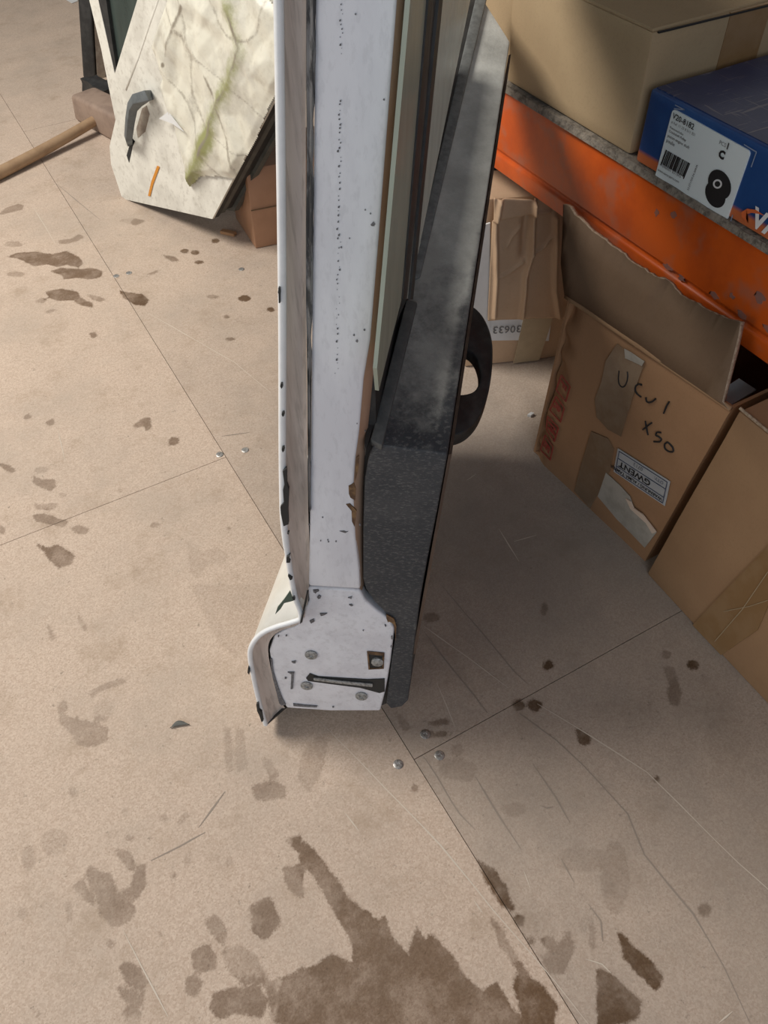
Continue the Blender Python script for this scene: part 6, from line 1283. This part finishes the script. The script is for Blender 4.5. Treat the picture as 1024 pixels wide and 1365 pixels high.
def on_face(p):
    p = V(p); return V((f0_ - .0016, p.y, p.z))


NX = V((-1, 0, 0))


def face_poly(t, name, pts, mt, lift=0.0, th=.0006, parent=None, **k):
    return decal(t, name, [[on_face(p) + NX * lift for p in pts]], (.0022 + lift, 0, 0) if lift == 0 else (th, 0, 0), M[mt], parent, **k)


lq = [on_face(p) for p in D['bl_label']]
def rounded(q, r=.06, n=4):
    out = []
    m = len(q)
    for i in range(m):
        p, a, c_ = q[i], q[i - 1], q[(i + 1) % m]
        u = (a - p).normalized(); w = (c_ - p).normalized()
        s = min((a - p).length, (c_ - p).length) * r
        for k in range(n + 1):
            t = k / n
            out.append((p + u * s) * (1 - t) ** 2 + p * 2 * t * (1 - t) + (p + w * s) * t ** 2)
    return out


lab = face_poly(b, 'label', rounded(lq), 'label', label='white product label')
tx = lq[1] - lq[0]; ty = lq[0] - lq[3]
txn = tx.normalized()
tyn = (ty - txn * ty.dot(txn)).normalized()
tl = vv(D['bl_title'])
text_part(b, 'label_text', 'V20-8182', on_face(tl[0]), txn, tyn, (tl[0] - tl[1]).length / 4.1, M['ink'], NX, .0012, parent=lab, bold=.012)
ll = [on_face(p) for p in D['bl_lines']]
for k, s in enumerate(('# Ref. 11 23 8 511 321', 'Riemenscheibe', 'Crankshaft Pulley', 'piston engine shaft', 'poulie')):
    a, e_ = ll[2 * k], ll[2 * k + 1]
    text_part(b, 'label_text', s, a, txn, tyn, (e_ - a).length / (len(s) * .50), M['ink_grey' if k == 0 else 'ink'], NX, .0012, parent=lab)
bq = [on_face(p) for p in D['bl_bar']]
random.seed(9)
bm = bm_new()
u = 0.0
bx, by = bq[1] - bq[0], bq[3] - bq[0]
while u < .97:
    wd = random.choice((.012, .02, .03, .045))
    if u + wd > 1: break
    lo_e = .9 if .05 < u < .9 else 1.0
    p = bq[0] + bx * u + NX * .0008
    add_poly_prism(bm, [p, p + bx * wd, p + bx * wd + by * lo_e, p + by * lo_e], (.0004, 0, 0))
    u += wd + random.choice((.012, .02, .028))
part(b, 'barcode', bm, M['ink'], lab)
text_part(b, 'label_text', '4 046001 831843', bq[3] - tyn * .001, bx, tyn, bx.length / 8.3, M['ink_grey'], NX, .0012, parent=lab)
pc = [on_face(p) for p in D['bl_pic']]


def ellipse(c, ax, ay, n=28):
    return [c + ax * math.cos(2 * math.pi * k / n) + ay * math.sin(2 * math.pi * k / n) for k in range(n)]


ax_ = (pc[1] - pc[0]); ay_ = (pc[2] - pc[0])
bm = bm_new()
add_poly_prism(bm, [p + NX * .0008 for p in ellipse(pc[3], ax_ * .9, ay_ * .9)], (.0004, 0, 0))
add_poly_prism(bm, [p + NX * .0010 for p in ellipse(pc[0], ax_, ay_)], (.0004, 0, 0))
pic = part(b, 'pulley_picture', bm, M['ink'], lab)
p2 = [on_face(p) for p in D['bl_pic2']]
bm = bm_new()
ra_, rb_ = (p2[1] - p2[0]), (p2[2] - p2[0])
o1 = ellipse(p2[0], ra_, rb_); i1 = ellipse(p2[0], ra_ * .62, rb_ * .62)
add_loft(bm, [[p + NX * .0014 for p in o1 + o1[:1]], [p + NX * .0014 for p in i1 + i1[:1]]])
part(b, 'pulley_bore', bm, M['logo_white'], pic)
cc = [on_face(p) for p in D['bl_c']]
text_part(b, 'label_text', 'C', cc[0] - txn * .004 - tyn * .0045, txn, tyn, .0135, M['ink'], NX, .0012, parent=lab, bold=.06)
ps = [on_face(p) for p in D['bl_pcs']]
text_part(b, 'label_text', 'PCS', ps[0] - tyn * .002, txn, tyn, .007, M['ink_grey'], NX, .0012, parent=lab)
text_part(b, 'label_text', '1', ps[1] - tyn * .003 - txn * .002, txn, tyn, .011, M['ink'], NX, .0012, parent=lab, bold=.03)
sc_ = [on_face(p) for p in D['bl_scr']]
text_part(b, 'label_text', '53.ST1709.04.309.M', sc_[0], sc_[1] - sc_[0], -txn, .0045, M['ink'], NX, .0012, parent=lab)
text_part(b, 'label_text', 'www.vaico-parts.com', bq[3] - tyn * .0085 - txn * .002, bx, tyn, .0048, M['ink'], NX, .0012, parent=lab)
lg = [on_face(p) for p in D['bl_logo']]
text_part(b, 'logo_text', 'VAICO', lg[0], txn, tyn, .034, M['logo_white'], NX, .0008, bold=.035)
face_poly(b, 'logo_swoosh', D['bl_swoosh'], 'logo_orange', .0012)
bk_ = [on_face(p) for p in D['bl_brk']]
for tri_ in (bk_[0:3], bk_[3:6], bk_[6:9][::1]):
    bm = bm_new()
    for a, e_ in zip(tri_, tri_[1:]):
        dd = (e_ - a).normalized(); nn = dd.cross(NX).normalized() * .0006
        add_poly_prism(bm, [a - nn + NX * .0004, e_ - nn + NX * .0004, e_ + nn + NX * .0004, a + nn + NX * .0004], (.0004, 0, 0))
    part(b, 'corner_bracket', bm, M['line_pale'])

# ------------------------------------------------------------------ open carton with the raised flap
F0, F1, F2, F3 = vv(D['oc'])      # top-left, top-right, bottom-right, bottom-left of its front
ON = V(D['oc_n'])
oc = Thing('open_carton', 'open tan carton with handwriting and one raised flap on the floor under the rack', 'box', (F3.x, (F2.y + F3.y) / 2, 0))
NU, NV = 46, 46


def fpt(u, v):
    # u from left to right, v from bottom to top
    p = F3.lerp(F2, u).lerp(F0.lerp(F1, u), v)
    side = (F2 - F3).normalized()
    # the left edge bows and is crushed into a row of dents
    k = max(0, 1 - u / .13)
    p = p - side * (.010 * math.sin(math.pi * v) * (1 - u)) * -1.0
    dent = (0.5 + 0.5 * math.sin(v * 34 + 1.5 * math.sin(v * 9))) * k
    p = p + ON * (.010 * k * k + .013 * dent * (1 if u > 0.005 else .5))
    if 1 - v < .04:
        p = p + ON * .003 * (1 - (1 - v) / .04)
    p = p + ON * (.002 * mnoise.noise(p * 9))
    p.z = max(p.z, 0.0)
    return p


bm = bm_new()
vf = [[bm.verts.new(fpt(i / NU, j / NV)) for i in range(NU + 1)] for j in range(NV + 1)]
vbk = [[bm.verts.new(fpt(i / NU, j / NV) + V((.005, 0, 0))) for i in range(NU + 1)] for j in range(NV + 1)]
for j in range(NV):
    for i in range(NU):
        bm.faces.new((vf[j][i], vf[j][i + 1], vf[j + 1][i + 1], vf[j + 1][i]))
        bm.faces.new((vbk[j][i + 1], vbk[j][i], vbk[j + 1][i], vbk[j + 1][i + 1]))
rim = [(0, i) for i in range(NU)] + [(j, NU) for j in range(NV)] + [(NV, i) for i in range(NU, 0, -1)] + [(j, 0) for j in range(NV, 0, -1)]
for a, e_ in zip(rim, rim[1:] + rim[:1]):
    bm.faces.new((vf[e_[0]][e_[1]], vf[a[0]][a[1]], vbk[a[0]][a[1]], vbk[e_[0]][e_[1]]))
frontp = part(oc, 'front_panel', bm, M['card_red'], smooth=50, label='front with marker writing, tape and labels')
DX = V((.29, 0, 0))
for nm, p_, q_ in (('side_panel', F2, F1), ('side_panel', F3 + V((0, .0, 0)), F0)):
    s = V((0, -.005, 0)) if p_ is F2 else V((0, .005, 0))
    bm = bm_new()
    add_hexa(bm, [p_ + V((.006, 0, 0)), p_ + DX, p_ + DX - s, p_ + V((.006, 0, 0)) - s, q_ + V((.006, 0, 0)), q_ + DX, q_ + DX - s, q_ + V((.006, 0, 0)) - s])
    part(oc, nm, bm, M['card_red'])
bm = bm_new()
add_hexa(bm, [F3 + DX, F3 + DX + V((.005, 0, 0)), F2 + DX + V((.005, 0, 0)), F2 + DX, F0 + DX, F0 + DX + V((.005, 0, 0)), F1 + DX + V((.005, 0, 0)), F1 + DX])
part(oc, 'back_panel', bm, M['card_red'])
bm = bm_new()
z3 = V((0, 0, .004))
add_poly_prism(bm, [F3 + V((.006, -.006, .001)), F2 + V((.006, .006, .001)), F2 + DX + V((0, .006, .001)), F3 + DX + V((0, -.006, .001))], z3)
part(oc, 'bottom_panel', bm, M['card_red'])
# raised flap with torn edge
fp = vv(D['flap']); FNn = V(D['flap_n'])
out = []
for i, p in enumerate(fp):
    n_ = fp[(i + 1) % len(fp)]
    steps = max(1, int((n_ - p).length / .006)) if i >= 3 and i <= 14 else max(1, int((n_ - p).length / .04))
    for k in range(steps):
        c_ = p.lerp(n_, k / steps)
        if 4 <= i <= 13:
            c_ = c_ + V((0, .3, 1)) * (.0035 * mnoise.noise(c_ * 190) + .003 * mnoise.noise(c_ * 60))
        out.append(c_)
bm = bm_new()
ff = bm.faces.new([bm.verts.new(p) for p in out])
tr_ = bmesh.ops.triangulate(bm, faces=[ff])
bmesh.ops.subdivide_edges(bm, edges=bm.edges[:], cuts=2)
Hin = (F1 - F0).normalized()
for v in bm.verts:
    s = (v.co - F0).dot(Hin) / (F1 - F0).length
    hgt = max(0, (v.co - F0 - Hin * (v.co - F0).dot(Hin)).length)
    v.co += FNn * (.016 * math.sin(math.pi * min(1, max(0, s))) * min(1, hgt / .1) + .0025 * mnoise.noise(v.co * 12) + (.010 if s > .44 else 0) * min(1, hgt / .08) * min(1, max(0, (s - .44) / .03)))
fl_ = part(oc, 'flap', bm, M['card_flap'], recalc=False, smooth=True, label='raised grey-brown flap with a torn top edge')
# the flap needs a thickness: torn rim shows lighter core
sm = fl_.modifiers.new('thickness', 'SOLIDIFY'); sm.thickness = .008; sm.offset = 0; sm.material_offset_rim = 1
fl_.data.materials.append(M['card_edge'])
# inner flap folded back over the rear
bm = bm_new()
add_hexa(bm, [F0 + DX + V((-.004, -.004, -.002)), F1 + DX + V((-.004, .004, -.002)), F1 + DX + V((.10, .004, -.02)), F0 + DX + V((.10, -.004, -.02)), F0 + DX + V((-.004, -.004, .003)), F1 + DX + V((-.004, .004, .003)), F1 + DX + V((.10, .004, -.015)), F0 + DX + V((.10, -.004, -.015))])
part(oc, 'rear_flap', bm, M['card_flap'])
# hinge crease under the flap
bm = bm_new()
add_tube(bm, [F0.lerp(F1, k / 20) + ON * -.001 + V((0, 0, .0015 * mnoise.noise(V((k, 0, 0))))) for k in range(21)], .004, 8)
part(oc, 'flap_crease', bm, M['card'], smooth=True)


def front_snap(p, lift):
    """put a point of the printed plane onto the modelled front panel"""
    p = V(p)
    # invert the bilinear patch
    ex = F2 - F3; ez = F0 - F3
    u = (p - F3).dot(ex) / ex.length_squared; v = (p - F3).dot(ez) / ez.length_squared
    for _ in range(6):
        c_ = F3.lerp(F2, u).lerp(F0.lerp(F1, u), v)
        dpu = (F2 - F3).lerp(F1 - F0, v); dpv = (F0 - F3).lerp(F1 - F2, u)
        d_ = p - c_
        a11, a12, a22 = dpu.dot(dpu), dpu.dot(dpv), dpv.dot(dpv)
        b1, b2 = d_.dot(dpu), d_.dot(dpv)
        det = a11 * a22 - a12 * a12
        u += (b1 * a22 - b2 * a12) / det; v += (a11 * b2 - a12 * b1) / det
    # correct for the bowed side
    q0 = F3.lerp(F2, u).lerp(F0.lerp(F1, u), v)
    q1 = fpt(max(0, min(1, u)), max(0, min(1, v)))
    side = (F2 - F3).normalized()
    off = (q1 - q0).dot(ON)
    return q0 + ON * (off - lift)


def dense(poly, step=.012):
    o_ = []
    poly = vv(poly)
    for a, e_ in zip(poly, poly[1:] + poly[:1]):
        n_ = max(1, int((e_ - a).length / step))
        o_ += [a.lerp(e_, k / n_) for k in range(n_)]
    return o_


def sheet(t, name, poly, mt, lift, parent=None, th=.0006, label=None):
    bm = bm_new()
    f_ = bm.faces.new([bm.verts.new(V(p)) for p in dense(poly)])
    bmesh.ops.triangulate(bm, faces=[f_])
    bmesh.ops.subdivide_edges(bm, edges=bm.edges[:], cuts=2)
    for v in bm.verts:
        v.co = front_snap(v.co, lift)
    o = part(t, name, bm, M[mt], parent, recalc=False, label=label)
    o.modifiers.new('thickness', 'SOLIDIFY').thickness = th
    return o


sheet(oc, 'tape_strip', D['oc_tape1'], 'tape_clear', .0012, frontp, label='glossy brown tape patch')
sheet(oc, 'tape_strip', D['oc_tape2'], 'tape_clear', .0012, frontp, label='glossy brown tape patch')
sheet(oc, 'torn_label', D['oc_paper'], 'paper_old', .0018, frontp, label='torn aged paper label')
sheet(oc, 'torn_curl', D['oc_torn'], 'torn', .0032, frontp, th=.002, label='peeled white paper edge')
sheet(oc, 'paper_bit', D['oc_bit'], 'paper_old', .0032, frontp)
lab2 = sheet(oc, 'address_label', D['oc_label'], 'paper_grey', .0020, frontp, label='grey printed label stuck upside down')
q = [front_snap(p, .0030) for p in D['oc_label']]
UPx = q[0] - q[1]; UPy = q[3] - q[0]      # the label is upside down: its text runs right to left


def lab_pt(a, b_):                        # a,b in the label's own (rotated) frame, from its lower left
    return q[1].lerp(q[0], a).lerp(q[2].lerp(q[3], a), b_) - ON * .0006


uxn = UPx.normalized(); uyn = UPy.normalized()
hL = UPy.length
bm = bm_new()
def strokebar(bm, a, b_, w_):
    d_ = (b_ - a).normalized(); n_ = d_.cross(ON).normalized() * w_ * .5
    add_poly_prism(bm, [a - n_, b_ - n_, b_ + n_, a + n_], ON * .0005)
for a, b_ in (((.04, .07), (.96, .07)), ((.96, .07), (.96, .93)), ((.96, .93), (.04, .93)), ((.04, .93), (.04, .07)), ((.04, .36), (.96, .36)), ((.04, .70), (.96, .70))):
    strokebar(bm, lab_pt(*a), lab_pt(*b_), .0012)
part(oc, 'label_lines', bm, M['ink_blue'], frontp)
text_part(oc, 'label_text', 'GWENT', lab_pt(.30, .42), uxn, uyn, hL * .32, M['ink'], -ON, .0002, parent=frontp, bold=.02, xs=1.15)
text_part(oc, 'label_text', 'WARNUNG / AUMA TAMPER', lab_pt(.06, .76), uxn, uyn, hL * .17, M['ink'], -ON, .0002, parent=frontp, bold=.02, xs=1.0)
text_part(oc, 'label_text', 'OTY:', lab_pt(.09, .14), uxn, uyn, hL * .17, M['ink_blue'], -ON, .0002, parent=frontp)
text_part(oc, 'label_text', '0713', lab_pt(.48, .12), uxn, uyn, hL * .20, M['ink_grey'], -ON, .0002, parent=frontp)
# marker writing
for s in D['strokes']:
    bm = bm_new()
    pts = vv(s)
    fine = []
    for a, e_ in zip(pts, pts[1:]):
        fine += [a.lerp(e_, k / 4) for k in range(4)]
    fine.append(pts[-1])
    for _ in range(2):
        fine = [fine[0]] + [(fine[i - 1] + fine[i] * 2 + fine[i + 1]) / 4 for i in range(1, len(fine) - 1)] + [fine[-1]]
    add_tube(bm, [front_snap(p, .0014) for p in fine], .0014, 6)
    part(oc, 'marker_stroke', bm, M['ink'], frontp)
# red framed letters down the left edge, turned on their side
for g, ch in zip(D['glyph'], 'FRME'):
    gq = [front_snap(p, .0040) for p in g]
    bm = bm_new()
    for a, e_ in zip(gq, gq[1:] + gq[:1]):
        strokebar(bm, a, e_, .0032)
    part(oc, 'letter_frame', bm, M['red_print'], frontp)
    gx = (gq[3] - gq[0]); gy = (gq[1] - gq[0])
    text_part(oc, 'red_letter', ch, gq[0] + gx * .17 + gy * .18, gx, gy, gy.length * .88, M['red_print'], -ON, .0004, parent=frontp, bold=.06)

# dark box behind, with its white label
d = Thing('dark_carton', 'shadowed carton with a pale label behind the open carton', 'box', (1.0, .46, 0))
c8 = [V((.93, .36, 0)), V((1.25, .36, 0)), V((1.25, .485, 0)), V((.93, .485, 0)), V((.93, .36, .36)), V((1.25, .36, .36)), V((1.25, .485, .36)), V((.93, .485, .36))]

# ------------------------------------------------------------------ right carton
R0, R1, T0, T1 = vv(D['rc'])
RN = V(D['rc_n'])
rc = Thing('sealed_carton', 'sealed tan carton with brown tape at the right edge beside the open carton', 'box', ((R0.x + R1.x) / 2, (R0.y + R1.y) / 2, 0))
zt_ = T0.z
R0 = V((R0.x, R0.y, 0)); R1 = V((R1.x, R1.y, 0))
dirr = (R1 - R0)
T0b = T0
T1b = T0 + dirr; T1b.z = T0.z
RXW = V((.125, 0, 0))
c8 = [R1, R1 + RXW, R0 + RXW, R0, T1b, T1b + RXW, T0b + RXW, T0b]
carton(rc, c8, 'card', .0012, seed=7, bev=.004)
bm = bm_new()
add_box(bm, T1b + V((.004, .004, -.001)), RXW + V((-.008, 0, 0)), (T0b - T1b) - V((0, .008, 0)), (0, 0, .004))
bevel(bm, .0012, 1)
part(rc, 'top_flap', bm, M['card'])
bm = bm_new()
tp = vv(D['rc_tape'])
add_poly_prism(bm, [p - RN * .0012 for p in tp], RN * .004)
rtp = part(rc, 'tape_strip', bm, M['tape'], label='wide brown tape across the side')
bm = bm_new()
rs = vv(D['rc_scr'])
for tri_ in (rs[0:3], rs[3:6]):
    add_tube(bm, [p - RN * .0003 for p in tri_], .0006, 5)
part(rc, 'tape_wrinkles', bm, M['tape_pale'], rtp, kind='stuff')
bm = bm_new()
add_tube(bm, [T0b.lerp(T1b, k / 12) + V((.001, 0, .0035 + .0012 * mnoise.noise(V((k * 1.3, 0, 0))))) for k in range(13)], .0022, 6)
part(rc, 'torn_rim', bm, M['card_edge'])

dl_ = vv(D['dark_label'])
x0d = .935
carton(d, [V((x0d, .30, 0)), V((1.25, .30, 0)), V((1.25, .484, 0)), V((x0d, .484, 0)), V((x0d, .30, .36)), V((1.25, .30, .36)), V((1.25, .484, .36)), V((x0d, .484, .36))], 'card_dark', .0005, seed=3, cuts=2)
bm = bm_new()
add_poly_prism(bm, [p + V((0, 0, .0012)) for p in dl_], V((0, 0, -.003)))
part(d, 'label', bm, M['paper'], label='pale label on top')

# ------------------------------------------------------------------ added dark backdrop, keeps the gap behind the crumpled carton dark
gb = Thing('dark_backdrop', 'added dark backdrop box behind the crumpled carton', 'backdrop', (1.1, 1.3, 0))
bm = bm_new()
add_hexa(bm, [V((.91, 1.28, 0)), V((1.30, 1.28, 0)), V((1.30, 1.35, 0)), V((.91, 1.35, 0)), V((.90, 1.275, .42)), V((1.31, 1.275, .42)), V((1.31, 1.355, .42)), V((.90, 1.355, .42))])
bevel(bm, .006, 2)
part(gb, 'backdrop_body', bm, M['upright'], smooth=40)
bm = bm_new()
add_box(bm, (.897, 1.271, .405), (.416, 0, 0), (0, .0035, 0), (0, 0, .012))
part(gb, 'rim', bm, M['rubber'])

# ------------------------------------------------------------------ crumpled carton
K0, K1 = vv(D['cr_base'])
KN = V(D['cr_n'])
K0 = V((K0.x, K0.y, 0)); K1 = V((K1.x, K1.y, 0))
ck = Thing('crumpled_carton', 'crumpled carton with a creased hanging flap and white sticker under the rack', 'box', (K0.x, K0.y, 0))
ka = (K1 - K0)
zt_ = .385
dk = KN * .11
cl = K0 + V((.012, 0, zt_)); cr_ = K1 + V((0, 0, zt_))
carton(ck, [K0, K1, K1 + dk, K0 + dk, cl, cr_, cr_ + dk, cl + dk], 'card_crumple', .004, seed=11, bev=.006)
fl4 = vv(D['cr_flap'])
rid = [vv(l) for l in D['cr_ridges']]; foldl = vv(D['cr_fold']); dentl = vv(D['cr_dent'])
NXF, NYF = 64, 80
bm = bm_new()
gv = []
for j in range(NYF + 1):
    row = []
    for i in range(NXF + 1):
        u, v = i / NXF, j / NYF
        p = fl4[0].lerp(fl4[1], u).lerp(fl4[3].lerp(fl4[2], u), v)
        h = 0
        for k, l in enumerate(rid):
            dd = line_dist(p, l)
            h += (.013, .013, .012, .007, .006, .005, .006)[k] * math.exp(-(dd / (.0042 if k < 3 else .003)) ** 2)
        h -= .012 * math.exp(-(line_dist(p, dentl) / .009) ** 2)
        # the folded top lies proud of the part below
        dd = line_dist(p, foldl)
        if u < .52:
            t = foldl[1].lerp(foldl[-1], min(1, u / .52)).z
            h += .012 * min(1, max(0, (p.z - t) / .004))
        h += .003 * mnoise.noise(p * 17)
        row.append(bm.verts.new(p - KN * (.006 + h)))
    gv.append(row)
for j in range(NYF):
    for i in range(NXF):
        bm.faces.new((gv[j][i], gv[j][i + 1], gv[j + 1][i + 1], gv[j + 1][i]))
fo_ = part(ck, 'hanging_flap', bm, M['card_crumple'], smooth=True, recalc=False, label='creased hanging flap')
fo_.modifiers.new('thickness', 'SOLIDIFY').thickness = .004


def kdecal(name, pts, mt, lift, label=None):
    bm = bm_new()
    add_poly_prism(bm, [V(p) - KN * lift for p in pts], KN * .004)
    return part(ck, name, bm, M[mt], label=label)


kdecal('white_sticker', D['cr_white'], 'paper', .004, 'white sticker on the left side')
kl = kdecal('number_label', D['cr_label'], 'paper', .004, 'white label printed upside down')
kt = vv(D['cr_text'])
kx = (kt[1] - kt[0]) * 1.0
text_part(ck, 'label_text', '30633', V(kt[0]) - KN * .0075 + V((0, 0, .012)), -(kt[0] - kt[1]), V((0, 0, -1)), (kt[0] - kt[1]).length / 2.45, M['ink_grey'], -KN, .0006, parent=kl, bold=.01)
kdecal('tape_strip', D['cr_tape'], 'tape_pale', .0055, 'pale tape over the label')
